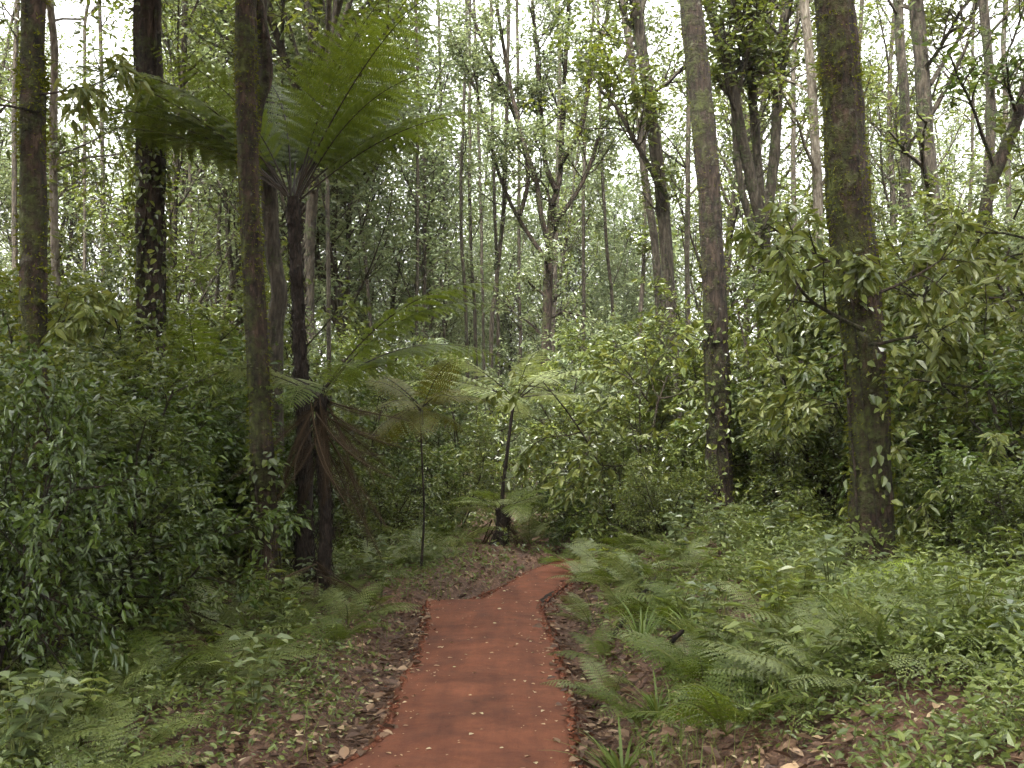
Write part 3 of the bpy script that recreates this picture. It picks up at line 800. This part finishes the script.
for k, (px, py, wpx, Y) in enumerate(poles):
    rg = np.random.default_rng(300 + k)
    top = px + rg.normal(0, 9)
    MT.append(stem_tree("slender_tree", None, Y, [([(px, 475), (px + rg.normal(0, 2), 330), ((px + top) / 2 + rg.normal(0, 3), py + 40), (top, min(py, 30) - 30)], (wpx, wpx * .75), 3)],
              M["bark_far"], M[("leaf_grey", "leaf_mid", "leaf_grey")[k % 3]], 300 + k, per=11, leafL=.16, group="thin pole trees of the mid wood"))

# ------------------------------------------------------------------ placing copies
USED = set()
PLACED = {"dense": [], "airy": [], "broad": [], "pole": [], "vase": [], "canopy": [], "gfern": [], "herb": [], "tuft": []}
def place(kind, i, loc, rz, sc, cat):
    p = P[kind][i % len(P[kind])]
    if p.name in USED: o = dup(p, loc, rz, sc)
    else:
        USED.add(p.name); o = p; o.location = loc; o.rotation_euler = (0, 0, rz); o.scale = (sc, sc, sc) if np.isscalar(sc) else sc
    o["category"] = cat
    PLACED[kind].append(o)
    return o

def clear_of_path(x, y, m):
    return x < left_edge(y) - m or x > right_edge(y) + m

rg = np.random.default_rng(5)
# dark bushes on the left; the front ones' leaf colour imitates overhead shade
for k, (px, Y, s, t) in enumerate([(10, 7.6, .85, 0), (95, 8.2, .9, 0), (20, 9.6, 1.15, 2), (110, 10.2, 1.1, 1), (175, 11.4, .9, 0), (70, 12, 1.4, 2), (150, 12.2, 1.2, 1),
                                   (225, 12.6, 1.15, 0), (10, 13.5, 1.6, 2), (100, 15, 1.6, 2), (190, 16, 1.5, 2), (265, 15, 1.3, 1), (40, 17, 1.8, 2), (240, 18, 1.5, 2), (-60, 9, 1.2, 1), (-50, 12, 1.5, 2),
                                   (-30, 6.6, .75, 0), (232, 12.6, .75, 1), (12, 6.3, (.58, .58, .98), 0), (-40, 5.7, (.55, .55, 1.05), 1)]):
    place("dense", t, gpos(px, Y), rg.uniform(0, 6.28), s, "bush")
for k, (px, Y, s, t) in enumerate([(345, 17, .9, 2), (375, 15.5, .75, 2), (400, 19, 1.0, 1), (455, 20, .9, 2), (350, 21, 1.3, 2), (560, 21, .9, 2), (590, 19, 1.0, 2), (612, 17.2, .9, 1), (640, 16, .95, 2),
                                   (665, 18, 1.2, 2), (690, 15.6, .9, 2), (748, 16, 1.0, 2), (802, 15, 1.0, 1), (830, 13.5, .9, 2), (812, 12.8, .7, 2), (930, 13, 1.1, 0), (960, 11.5, .95, 0), (1000, 10.4, .9, 1),
                                   (1010, 13, 1.3, 2), (905, 14.5, 1.2, 1), (1040, 9, .9, 0), (1060, 11, 1.2, 1), (985, 9.0, .55, 2), (1030, 7.6, .55, 2), (672, 13.0, .5, 2), (650, 13.6, .5, 2)]):
    place("dense", t, gpos(px, Y), rg.uniform(0, 6.28), s, "bush")
# broad-leaved shrubs leaning over the right bank
for k, (px, Y, s) in enumerate([(1060, 8.9, .85), (1030, 10.0, .85), (845, 13.0, 1.0), (985, 12.4, 1.2), (870, 13.8, 1.1), (1075, 10.4, 1.1), (815, 15.4, 1.2), (640, 16.4, 1.1), (1045, 13.6, 1.5), (900, 13.9, 1.35), (930, 11.9, .8)]):
    place("broad", k, gpos(px, Y), rg.uniform(0, 6.28), s, "shrub")
# saplings
for k, (px, Y, s) in enumerate([(112, 7.9, .6), (70, 7.2, .55), (30, 11, 1.0), (95, 13.5, 1.1), (180, 14, 1.0), (215, 17, 1.2), (350, 19, 1.0), (385, 22, 1.1), (425, 24, 1.1), (460, 23, .9), (570, 24, 1.1), (600, 22, 1.2), (630, 19, 1.1),
                                   (655, 21, 1.2), (700, 18, 1.2), (735, 17, 1.1), (780, 18, 1.2), (820, 16, 1.1), (860, 18, 1.3), (900, 16, 1.1), (945, 17, 1.3), (985, 14.5, 1.1), (1020, 16, 1.3), (5, 16, 1.3),
                                   (60, 19, 1.3), (130, 20, 1.3), (290, 20, 1.1), (315, 24, 1.2), (500, 27, 1.1), (535, 30, 1.1), (400, 28, 1.3), (250, 22, 1.2)]):
    place("airy", k + (k // 3), gpos(px, Y), rg.uniform(0, 6.28), s * rg.uniform(.9, 1.1), "sapling")
# trees of the deeper wood
k = 0
for Y in np.linspace(23, 62, 62):
    px = rg.uniform(-80, 1104)
    if 420 < px < 690 and Y < 46: px += 300 if px > 555 else -280
    kind = "pole" if rg.uniform() < .68 or 380 < px < 690 else "vase"
    place(kind, int(rg.integers(0, 9)), gpos(px, Y), rg.uniform(0, 6.28), rg.uniform(.85, 1.25), "tree"); k += 1

for k, px in enumerate(rg.uniform(415, 695, 22)):
    Y = 40 + k * 1.0
    place("pole", (0, 2, 0, 1)[k % 4], gpos(px, Y), rg.uniform(0, 6.28), (.8, .8, rg.uniform(.75, 1.05)), "tree")
# unseen tall trees added round the viewpoint so their crowns shade the path
for k, (x, Y) in enumerate([(-5.5, 4.5), (5.2, 5.5), (-6.5, -1), (6.2, -2), (-1.8, -5), (2.5, -7), (-8.5, 8.5), (8.2, 9), (-3.4, 1.2), (3.6, .6), (-11, 3), (11, 3.5), (0, -11), (-7, -8), (8, -8), (-5.6, 7.4), (-4.3, 2.9), (-9, 6), (-7.5, 11), (-8.6, 13.6)]):
    place("canopy", k, np.array([x, Y, G(x, Y)]), rg.uniform(0, 6.28), rg.uniform(.95, 1.2), "tree")

# far thicket closing the view at ground level: one mass
mb = MB(); rgf = np.random.default_rng(77)
n = 90000
yy = rgf.uniform(28, 75, n); xx = (rgf.uniform(-120, 1144, n) - 512) / F * yy
p0 = np.stack([xx, yy, 0 * xx], -1)
hh = 2.6 + 1.5 * wob(p0, .35, 3) + .06 * (yy - 28)
zz = gz(xx, yy) + hh * rgf.uniform(0, 1, n) ** .8
c = np.stack([xx, yy, zz], -1)
keep = wob(c, .8, 6) > -.35
c = c[keep]; n = len(c); l = rgf.uniform(.14, .30, n)
leaves(mb, c, rgf.normal(0, 1, (n, 3)) - UP * .4, UP + rgf.normal(0, .5, (n, 3)), l, l * .5)
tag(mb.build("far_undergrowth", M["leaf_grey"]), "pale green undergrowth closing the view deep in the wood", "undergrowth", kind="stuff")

mb = MB(); n = 85000
yy = rgf.uniform(42, 78, n); xx = (np.where(rgf.uniform(0, 1, n) < .4, rgf.normal(520, 110, n), rgf.uniform(-120, 1144, n)) - 512) / F * yy
zz = 2 + rgf.uniform(0, 1, n) ** 1.35 * (21 + 0 * yy)
c = np.stack([xx, yy, zz], -1)
keep = wob(c * np.array([1, 1, .45]), .55, 16) + .5 * wob(c, 1.6, 18) > -.3 + .006 * (zz - 6)
c = c[keep]; n = len(c); l = rgf.uniform(.2, .38, n)
leaves(mb, c, rgf.normal(0, 1, (n, 3)) - UP * .5, rgf.normal(0, 1, (n, 3)), l, l * .48)
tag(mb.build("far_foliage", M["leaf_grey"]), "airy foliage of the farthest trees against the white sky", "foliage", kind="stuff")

# ------------------------------------------------------------------ ground layer
def scatter(n, ylo, yhi, rgx, power=1.0):
    y = ylo + (yhi - ylo) * rgx.uniform(0, 1, n) ** power
    px = rgx.uniform(-60, 1084, n)
    return (px - 512) / F * y, y

rgl = np.random.default_rng(21)
# herbs and seedlings carpeting both banks
mb = MB()
x, y = scatter(150000, 3.6, 30, rgl, 1.3)
dl = left_edge(y) - x; dr = x - right_edge(y); out = np.maximum(dl, dr)
p0 = np.stack([x, y, 0 * x], -1)
dens = .30 + .75 * wob(p0, .9, 12) + .35 * wob(p0, 2.8, 13)
edge = sstep(.1, .85, out + .25 * wob(p0, 1.7, 16)) * np.where(dr > dl, 1, .8)
dens = dens + .4 * sstep(.9, 1.5, x) * (1 - sstep(5.2, 6.5, y))
keep = (out > .1) & (rgl.uniform(0, 1, len(x)) < dens * edge + .10 * (out > .25))
x, y, p0, out = x[keep], y[keep], p0[keep], out[keep]; n = len(x)
hh = (.04 + .42 * np.clip(.5 + wob(p0, 1.1, 15), 0, 1.2) * sstep(.4, 1.6, out)) * rgl.uniform(.1, 1, n)
c = np.stack([x, y, gz(x, y) + hh], -1)
k5 = 3
c = np.repeat(c, k5, 0) + rgl.normal(0, .04, (n * k5, 3)); a = rgl.uniform(0, 6.28, n * k5)
l = (.022 + .055 * rgl.uniform(0, 1, n * k5) ** 1.8) * np.repeat(np.interp(y, [4, 12, 30], [.8, 1.05, 1.8]), k5)
leaves(mb, c, np.stack([np.cos(a), np.sin(a), rgl.normal(.15, .55, n * k5)], -1), UP + rgl.normal(0, .55, (n * k5, 3)), l, l * rgl.uniform(.22, .6, n * k5))
tag(mb.build("ground_cover", M["herb"]), "low green herbs and seedlings carpeting both banks of the path", "ground cover", kind="stuff")

# thin grass blades among the herbs
mb = MB()
x, y = scatter(20000, 3.8, 20, rgl, 1.3)
out = np.maximum(left_edge(y) - x, x - right_edge(y))
p0 = np.stack([x, y, 0 * x], -1)
keep = (out > .35) & (wob(p0, .8, 31) + .4 * wob(p0, 2.3, 32) + .35 * sstep(0, 2, x) > rgl.uniform(-.3, .9, len(x)))
x, y = x[keep], y[keep]; n = len(x); a = rgl.uniform(0, 6.28, n); l = rgl.uniform(.12, .42, n)
c = np.stack([x, y, gz(x, y) - .01], -1); o = np.stack([np.cos(a), np.sin(a), 0 * a], -1); sd_ = np.stack([-np.sin(a), np.cos(a), 0 * a], -1)
w_ = (.0012 + .0025 * rgl.uniform(0, 1, n))[:, None]; t_ = rgl.uniform(.3, 1.2, n)[:, None]; L_ = l[:, None]
m1 = c + L_ * .55 * (UP + o * t_ * .6); m2 = c + L_ * (UP * (.9 - .55 * t_) + o * (.2 + t_ * .75))
v = np.stack([c - sd_ * w_, c + sd_ * w_, m1 + sd_ * w_ * .8, m1 - sd_ * w_ * .8, m2 + sd_ * w_ * .1, m2 - sd_ * w_ * .1], 1).reshape(-1, 3)
i6 = np.arange(n)[:, None] * 6
mb.add(v, np.concatenate([i6 + np.array([[0, 1, 2, 3]]), i6 + np.array([[3, 2, 4, 5]])]))
tag(mb.build("grass", M["grass"]), "thin arching grass blades growing through the herbs", "grass", kind="stuff")

# fallen leaves
mb = MB()
x, y = scatter(60000, 3.6, 20, rgl, 1.2)
dl = left_edge(y) - x; dr = x - right_edge(y); out = np.maximum(dl, dr)
pr = np.where(out < 0, .55 * np.exp(out / .035), .30 + .7 * np.exp(-((out - .35) / .55) ** 2))
keep = rgl.uniform(0, 1, len(x)) < pr
x, y = x[keep], y[keep]; n = len(x); a = rgl.uniform(0, 6.28, n); l = .025 + .085 * rgl.uniform(0, 1, n) ** 1.6
c = np.stack([x, y, np.where(out[keep] < .03, path_top(x, y), gz(x, y)) + rgl.uniform(.004, .03, n)], -1)
leaves(mb, c, np.stack([np.cos(a), np.sin(a), rgl.normal(0, .3, n)], -1), UP + rgl.normal(0, .4, (n, 3)), l, l * rgl.uniform(.35, .6, n), droop=.1)
tag(mb.build("leaf_litter", M["litter"]), "brown fallen leaves lying thick along the ditches beside the path", "leaf litter", kind="stuff")
mb = MB()
x, y = scatter(30000, 4.0, 16, rgl, 1.0)
u = (x - left_edge(y)) / (right_edge(y) - left_edge(y))
onp = (u > .02) & (u < .98)
bank = ((u > -.9) & (u < -.05)) | ((u > 1.05) & (u < 2.0))
keep = (bank & (rgl.uniform(0, 1, len(x)) < .13)) | onp & (rgl.uniform(0, 1, len(x)) < .05 + .10 * np.abs(2 * u - 1) + .6 * np.abs(2 * u - 1) ** 7)
x, y, u = x[keep], y[keep], u[keep]; n = len(x); a = rgl.uniform(0, 6.28, n); l = .012 + .04 * rgl.uniform(0, 1, n) ** 2.2
onp = onp[keep]; l = np.where(onp, l, l * 1.5 + .015)
c = np.stack([x, y, np.where(onp, path_top(x, y) + .02 * (1 - (2 * u - 1) ** 2) + .004, gz(x, y) + .035)], -1)
leaves(mb, c, np.stack([np.cos(a), np.sin(a), 0 * a], -1), UP + rgl.normal(0, .2, (n, 3)), l, l * rgl.uniform(.4, .7, n), droop=.05)
tag(mb.build("fallen_leaves", M["pale_leaf"]), "small pale leaves strewn on the red path and its verges", "fallen leaves", kind="stuff")

# crumbs of red earth broken off the path's edges
mb = MB(); n = 5200
y = 4.2 + 12 * rgl.uniform(0, 1, n) ** 1.3; side = rgl.choice([0, 1], n)
o_ = np.abs(rgl.normal(0, .07, n)) - .03
x = np.where(side == 0, left_edge(y) - o_, right_edge(y) + o_)
z = np.where(o_ < 0, path_top(x, y), np.maximum(gz(x, y), np.where(o_ < .03, -.05, -1)))
r = .006 + .022 * rgl.uniform(0, 1, n) ** 3
oct_ = np.array([[1, 0, 0], [0, 1, 0], [-1, 0, 0], [0, -1, 0], [0, 0, .8], [0, 0, -.8]])
v = np.stack([x, y, z], -1)[:, None, :] + oct_[None] * r[:, None, None] * rgl.uniform(.6, 1.4, (n, 6, 1))
fo = np.array([[0, 1, 4], [1, 2, 4], [2, 3, 4], [3, 0, 4], [1, 0, 5], [2, 1, 5], [3, 2, 5], [0, 3, 5]])
mb.add(v.reshape(-1, 3), (np.arange(n)[:, None, None] * 6 + fo[None]).reshape(-1, 3))
tag(mb.build("soil_crumbs", M["path"], smooth=True), "red earth crumbs broken off along the path edges", "soil", kind="stuff")

# ground ferns
P["gfern"] = [ground_fern("ground", 8, 1), ground_fern("ground_grey", 7, 2), ground_fern("ground", 6, 3), ground_fern("ground_grey", 9, 4)]
fern_spots = [(700, 6.2), (760, 7.4), (668, 8.0), (620, 9.4), (592, 11.6), (640, 11.0), (602, 13.0), (580, 14.2), (625, 14.0), (660, 12.0), (720, 9.6), (790, 8.6), (850, 8.2), (905, 9.2), (960, 8.0), (1000, 8.8),
              (935, 10.2), (815, 10.2), (760, 10.6), (690, 10.4), (880, 6.6), (800, 6.0), (960, 5.9), (1010, 6.6), (730, 12.2), (600, 15.2), (565, 15.6), (640, 9.8), (860, 10.0), (780, 12.0),
              (120, 6.2), (60, 5.6), (170, 6.8), (20, 6.2), (90, 7.0), (215, 8.6), (180, 9.6), (250, 9.3), (340, 11.8), (375, 12.6), (350, 13.4), (395, 14.2), (300, 9.0), (420, 14.6), (130, 8.4), (455, 16.4),
              (470, 17.6), (530, 17.8), (360, 15.0), (330, 10.4), (40, 7.8), (545, 19.0), (440, 18.2), (145, 5.4), (195, 7.4), (905, 5.0), (965, 5.15), (845, 4.95), (1005, 4.9), (790, 5.2), (720, 5.0), (610, 7.4), (604, 8.4), (590, 9.8), (640, 6.2), (30, 5.0), (100, 4.9), (235, 6.9), (270, 7.6), (350, 9.6), (372, 10.6)]
for k, (px, Y) in enumerate(fern_spots):
    s = rg.uniform(.75, 1.15) * (1.25 if Y > 12 else 1)
    if 560 <= px <= 640 and 11 < Y < 15.5: s *= .85; kk = 1 + 2 * (k % 2)
    elif px < 260: kk = k % 4 if k % 3 else 1
    else: kk = k
    p = P["gfern"][kk % 4]
    place("gfern", kk, gpos(px, Y, -.01), rg.uniform(0, 6.28), s, "fern")
k = 0
while k < 95:
    Y = 5.0 + 11 * rg.uniform() ** 1.1; px = rg.uniform(0, 1024); x = (px - 512) / F * Y
    if not clear_of_path(x, Y, .7) or (x < 0 and rg.uniform() < .55): continue
    place("gfern", int(rg.integers(0, 4)), gpos(px, Y, -.01), rg.uniform(0, 6.28), rg.uniform(.5, 1.05), "fern"); k += 1
for nm, px_, Y_, lab in (("dead_fern", 212, 9.4, "heap of withered brown fern fronds at the foot of the forked mossy trunk"), ("dead_fern", 180, 8.4, "rusty withered fern under the dark bush left of the forked trunk"),
                         ("dead_fern", 318, 10.2, "collapsed brown fern fronds at the base of the tree ferns")):
    df = empty(nm, gpos(px_, Y_, .35))
    for k in range(9):
        put_frond(df, "dead", k, (0, 0, rg.uniform(-.1, .15)), k * .7 + rg.uniform(-.3, .3), rg.uniform(.45, .7), rg.uniform(.2, .8), rg.normal(0, .6))
    tag(df, lab, "dead fern")
yf = empty("ground_fern", gpos(848, 7.6))
for k, (az, s, ti) in enumerate([(.25, 1.05, .1), (2.6, .8, .1), (1.1, .9, .3), (3.6, .95, .0), (-.6, .8, -.1)]):
    put_frond(yf, "yellow", k, (0, 0, .05), az, s, ti)
tag(yf, "bright yellow-green fern standing out below the thickest mossy trunk", "fern", "ferns on the banks")

# leafy herbs that stand clear of the carpet
def herb(seed, h, L, W, leaf):
    rgh = np.random.default_rng(seed); root = empty("leafy_herb"); mw, ml = MB(), MB(); c, d = [], []
    for s in range(4):
        a = rgh.uniform(0, 6.28); t = rgh.uniform(.1, .5)
        pts = np.array([[0, 0, -.03], [.3 * h * math.sin(t) * math.cos(a), .3 * h * math.sin(t) * math.sin(a), .5 * h], [h * math.sin(t) * math.cos(a), h * math.sin(t) * math.sin(a), h * math.cos(t)]])
        pts = spline(pts, 8); tube(mw, pts, np.linspace(.006, .002, 8), 5)
        for i in range(2, 8):
            for q in (0, 1):
                b = i * 1.57 + q * 3.14 + s
                c.append(pts[i]); d.append([math.cos(b), math.sin(b), rgh.uniform(-.2, .4)])
    k = len(c); l = L * rgh.uniform(.6, 1.2, k)
    leaves(ml, np.array(c), np.array(d), UP + rgh.normal(0, .2, (k, 3)), l, l * W, droop=.25)
    adopt(root, mw.build("stem", M["green_stalk"], root), ml.build("foliage", M[leaf], root)); return root
P["herb"] = [herb(1, .45, .11, .45, "herb"), herb(2, .6, .14, .4, "leaf_mid"), herb(3, .35, .10, .6, "leaf_light"), herb(4, .5, .12, .5, "leaf_grey")]
for k in range(110):
    while True:
        Y = 4.8 + 9 * rg.uniform() ** 1.2; px = rg.uniform(0, 1024); x = (px - 512) / F * Y
        if clear_of_path(x, Y, .75) and not (x < 0 and rg.uniform() < .35): break
    place("herb", k, gpos(px, Y), rg.uniform(0, 6.28), rg.uniform(.6, 1.15), "herb")
def tuft(seed, n, h):
    rgh = np.random.default_rng(seed); root = empty("grass_tuft"); mb = MB()
    for s in range(n):
        a = rgh.uniform(0, 6.28); t = rgh.uniform(.2, 1.0); l = h * rgh.uniform(.5, 1.1); w = rgh.uniform(.005, .011)
        u = np.linspace(0, 1, 7); o = np.array([math.cos(a), math.sin(a), 0]); sd = np.array([-o[1], o[0], 0])
        ang = t + 1.1 * u; pth = np.zeros((7, 3)); pth[1:] = np.cumsum(o * np.sin(ang[:-1])[:, None] + UP * np.cos(ang[:-1])[:, None], 0) * l / 6
        pth += o * .03 * rgh.uniform(0, 1)
        ww = (w * (1 - u ** 2) + .0005)[:, None]
        v = np.concatenate([pth - sd * ww, pth + sd * ww]); i = np.arange(6)
        mb.add(v, np.stack([i, i + 1, i + 8, i + 7], -1))
    adopt(root, mb.build("blades", M["grass"], root)); return root
P["tuft"] = [tuft(1, 60, .45), tuft(2, 45, .6)]
for k, (px, Y) in enumerate([(1000, 5.6), (985, 6.4), (900, 5.7), (850, 5.5), (940, 6.8), (1015, 7.4), (745, 5.6), (825, 7.0), (655, 6.0), (910, 7.7), (690, 7.2), (975, 5.3), (925, 5.15), (870, 5.2), (1010, 5.1), (640, 7.6), (620, 5.6)]):
    place("tuft", k, gpos(px, Y), rg.uniform(0, 6.28), rg.uniform(.7, 1.1), "grass")

# a dark log shape added as the shaded hole at the bend; sticks beside
def log(name, label, a, b, r, bark, seed):
    a, b = np.array(a), np.array(b); root_off = (a + b) / 2
    pth = spline([a, (a * 2 + b) / 3 + np.array([.01, .02, .01]), (a + 2 * b) / 3 - np.array([.02, 0, .01]), b], 24) - root_off
    mb = MB(); rr = r * np.interp(np.linspace(0, 1, 24), [0, .02, .95, 1], [.5, 1, .85, .4])
    v = tube(mb, pth, rr, 10, rough=.18, ridge=.05, seed=seed, nscale=8)
    for e in (v[0], v[-1]):
        cc = e.mean(0); mb.add(np.vstack([e, cc]), [[i, (i + 1) % 10, 10] for i in range(10)])
    o = mb.build(name, bark, None, smooth=True); o.location = root_off
    tag(o, label, "log" if "log" in name else "stick"); return o
def gp(px, py_Y, dz): return gpos(px, py_Y, dz)
log("shaded_hollow_log", "dark log shape added for the shaded hollow under the path edge at its bend", gp(536, 11.55, .05), gp(566, 13.6, .05), .05, M["bark_dark"], 1)
log("broken_stick", "black broken stick poking out of the low herbs on the right bank", gp(664, 7.0, .1), gp(681, 6.8, .26), .018, M["fibre"], 2)
log("fallen_stick", "thin fallen stick lying on the leaf litter right of the path", gp(612, 8.6, .06), gp(655, 9.6, .16), .02, M["bark_dark"], 3)

# ------------------------------------------------------------------ haze
hz = bpy.data.meshes.new("haze")
x0, x1, y0, y1, z0, z1 = -90, 90, -20, 100, -4, 26
vv = [(x, y, z) for x in (x0, x1) for y in (y0, y1) for z in (z0, z1)]
hz.from_pydata(vv, [], [(0, 1, 3, 2), (4, 6, 7, 5), (0, 4, 5, 1), (2, 3, 7, 6), (0, 2, 6, 4), (1, 5, 7, 3)])
m, ntm, outm = mat("haze")
vol = ntm.nodes.new("ShaderNodeVolumePrincipled"); vol.inputs["Color"].default_value = (.93, .95, .95, 1)
vol.inputs["Density"].default_value = .0002
ntm.links.new(vol.outputs[0], outm.inputs["Volume"])
hz.materials.append(m)
HAZE = True
if HAZE:
    tag(link("haze", hz), "thin pale mist hanging between the trees", "haze", kind="stuff")

# ------------------------------------------------------------------ labels for the repeats
MARKS = [("the path bend", 575, 14), ("the broken stick", 673, 6.9), ("the yellow-green fern", 848, 7.6), ("the thickest mossy trunk", 865, 9.2), ("the straight brown trunk", 712, 13), ("the forked mossy trunk", 255, 10.6), ("the far-left mossy trunk", 45, 6.6),
         ("the vine-clad trunk", 149, 13), ("the tallest tree fern", 297, 11.4), ("the many-stemmed tree", 548, 27), ("the silvery tree fern", 514, 18), ("the olive tree fern", 421, 13.2),
         ("the leaning mossy trunk", 668, 19.5), ("the bare-limbed trunk", 932, 19), ("the crooked right-edge trunk", 990, 15), ("the fanning-limbed tree", 763, 20)]
ORD = ["first", "second", "third", "fourth", "fifth", "sixth", "seventh", "eighth", "ninth", "tenth"]
def autolabel(objs, what, group):
    bins = {}
    for o in objs:
        px, _ = to_px(np.array(o.location) + np.array([0, 0, .5])); Y = o.location.y
        best = min(MARKS, key=lambda q: abs(q[1] - px) + 22 * abs(q[2] - Y))
        rel = "in front of" if Y < best[2] - .8 else "behind" if Y > best[2] + .8 else "beside"
        w_ = what(o) if callable(what) else what
        bins.setdefault((w_, rel, best[0]), []).append((px, o))
    for (w_, rel, mk), lst in bins.items():
        lst.sort(key=lambda q: q[0])
        for k, (px, o) in enumerate(lst):
            s = f"{w_} {rel} {mk}"
            if len(lst) > 1: s += ", leftmost" if k == 0 else ", rightmost" if k == len(lst) - 1 else f", {ORD[min(k, 9)]} from left"
            o["label"] = s; o["group"] = group
def look(o):
    return KIDS[o.name][-1].data.materials[0].name.replace("dull", "grey")
autolabel(PLACED["dense"], lambda o: "dark small-leaved bush" if "dark" in look(o) else "green small-leaved bush", "bushes of the undergrowth")
autolabel(PLACED["broad"], "shrub with large drooping leaves", "broad-leaved shrubs on the right bank")
autolabel(PLACED["airy"], lambda o: {"leaf_mid": "mid green sapling", "leaf_grey": "greyish green sapling", "leaf_light": "sapling"}[look(o)], "saplings under the trees")
autolabel(PLACED["pole"], "slender far tree", "slender trees of the deeper wood")
for o in PLACED["canopy"]:
    o["label"] = "unseen tall tree added near the viewpoint to shade the path"; o["group"] = "unseen trees added to shade the path"
autolabel(PLACED["vase"], "spreading far tree", "spreading trees of the deeper wood")
autolabel([o for o in MT if "label" not in o], "thin pole tree", "thin pole trees of the mid wood")
autolabel(PLACED["gfern"], lambda o: "greyish fern" if "grey" in look(o) else "green fern", "ferns on the banks")
autolabel(PLACED["herb"], lambda o: {"herb": "leafy herb", "leaf_mid": "tall narrow-leaved herb", "leaf_light": "pale round-leaved herb", "leaf_grey": "greyish leafy herb"}[look(o)], "herbs on the banks")
autolabel(PLACED["tuft"], "arching grass tuft", "grass tufts on the right bank")
# any prototype never placed goes
for ps in P.values():
    for p in ps:
        if p.name not in USED:
            for c_ in kids(p): bpy.data.objects.remove(c_)
            bpy.data.objects.remove(p)
